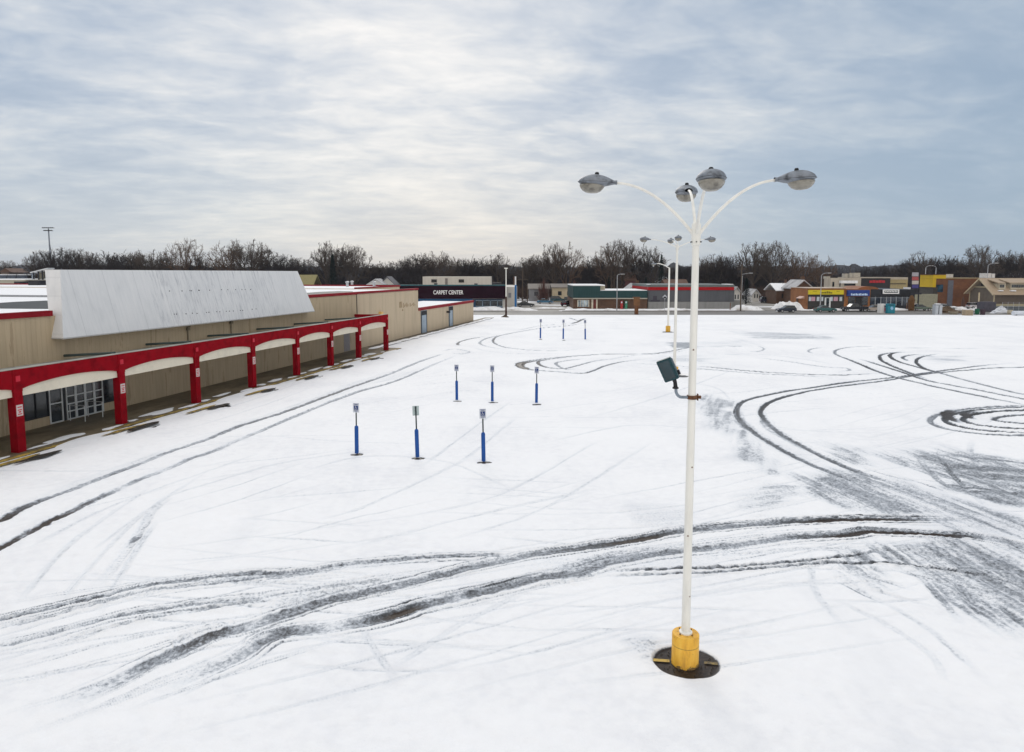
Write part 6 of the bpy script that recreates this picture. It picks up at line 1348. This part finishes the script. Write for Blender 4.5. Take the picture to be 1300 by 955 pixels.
cx=N(nt,'ShaderNodeCombineXYZ'); nt.links.new(math_(nt,'DIVIDE',sx.outputs['X'],zz),cx.inputs['X']); nt.links.new(math_(nt,'DIVIDE',sx.outputs['Y'],zz),cx.inputs['Y'])
cv=mapping(nt,cx.outputs[0],(1.,1.,1.),(0,0,R(-10)))
c1_=noise(nt,mapping(nt,cv,(.9,1.0,1)),1.25,5,.55,.5); c2_=noise(nt,mapping(nt,cv,(1.,1.5,1),(0,0,R(10))),3.8,4,.55,.5); c3_=noise(nt,mapping(nt,cv,(.4,.5,1)),.8,3,.5,.3); c4_=noise(nt,mapping(nt,cv,(1.2,1.8,1),(0,0,R(-16))),9.,4,.6,.4)
cl=math_(nt,'ADD',math_(nt,'ADD',math_(nt,'MULTIPLY',c1_,.42),math_(nt,'MULTIPLY',c2_,.26)),math_(nt,'ADD',math_(nt,'MULTIPLY',c3_,.24),math_(nt,'MULTIPLY',c4_,.08)))
# clear glow towards the hidden sun
gd=ray(500,150); gd/=np.linalg.norm(gd)
dp=N(nt,'ShaderNodeVectorMath',operation='DOT_PRODUCT'); nt.links.new(D_,dp.inputs[0]); dp.inputs[1].default_value=tuple(gd)
glow=math_(nt,'POWER',math_(nt,'MAXIMUM',dp.outputs['Value'],0.),13.)
cc=math_(nt,'ADD',cl,math_(nt,'MULTIPLY',glow,.10))
cloud=ramp(nt,cc,[(.43,(3.4,4.35,5.7)),(.50,(4.25,5.1,6.3)),(.56,(5.5,6.15,7.0)),(.62,(7.0,7.35,7.75)),(.70,(8.9,8.9,8.9))])
# lower sky: cream on the left and centre, pale blue to the right
hf=math_(nt,'POWER',math_(nt,'SUBTRACT',1.,math_(nt,'MULTIPLY',z,4.2),clamp=True),1.2)
az=math_(nt,'ADD',math_(nt,'MULTIPLY',sx.outputs['X'],1.1),.42,clamp=True)
hor=ramp(nt,az,[(0.,(6.2,6.7,7.0)),(.3,(7.45,7.25,6.85)),(.52,(7.3,7.15,6.8)),(.75,(5.1,5.95,6.6)),(1.,(3.8,4.9,5.9))])
skyc=mix(nt,math_(nt,'MULTIPLY',hf,.72),cloud,hor)
# the cover lies thicker on the right
rt=math_(nt,'MULTIPLY',math_(nt,'SUBTRACT',sx.outputs['X'],.12,clamp=True),.75,clamp=True)
skyc=mix(nt,rt,skyc,(3.5,4.6,5.7))
skyc=mix(nt,.93,sky.outputs['Color'],skyc)
# bright overcast dome overhead
up=math_(nt,'MULTIPLY',math_(nt,'SUBTRACT',sx.outputs['Z'],.47,clamp=True),4.,clamp=True)
skyc=mix(nt,up,skyc,(9.6,9.85,10.3))
bk=math_(nt,'MULTIPLY',math_(nt,'SUBTRACT',-.05,sx.outputs['Y'],clamp=True),2.5,clamp=True)  # unseen sky behind the camera, brightness added to lift the facing walls
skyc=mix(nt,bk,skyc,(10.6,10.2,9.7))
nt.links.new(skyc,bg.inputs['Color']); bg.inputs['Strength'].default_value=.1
sd=bpy.data.lights.new('sun','SUN'); sd.energy=.9; sd.angle=R(24); sd.color=(1,.95,.88)
so=bpy.data.objects.new('sun',sd); COL.objects.link(so); so.rotation_euler=(math.pi/2-SUN_EL,0,math.pi-(-SUN_AZ) if False else 0)
dv=Vector((math.sin(SUN_AZ)*math.cos(SUN_EL),math.cos(SUN_AZ)*math.cos(SUN_EL),math.sin(SUN_EL))); so.rotation_euler=dv.to_track_quat('Z','Y').to_euler()
cd=bpy.data.cameras.new('camera'); cam=bpy.data.objects.new('camera',cd); COL.objects.link(cam); cam.location=(0,0,H); cam.rotation_euler=(math.pi/2-TH,0,0)
cd.sensor_width=36; cd.lens=F/1300*36; cd.shift_y=-44.5/1300; cd.clip_end=9000; cd.clip_start=.1; scene.camera=cam
scene.view_settings.view_transform='Standard'; scene.view_settings.look='None'; scene.view_settings.exposure=0; scene.view_settings.gamma=1
scene.cycles.max_bounces=6; scene.cycles.volume_bounces=0
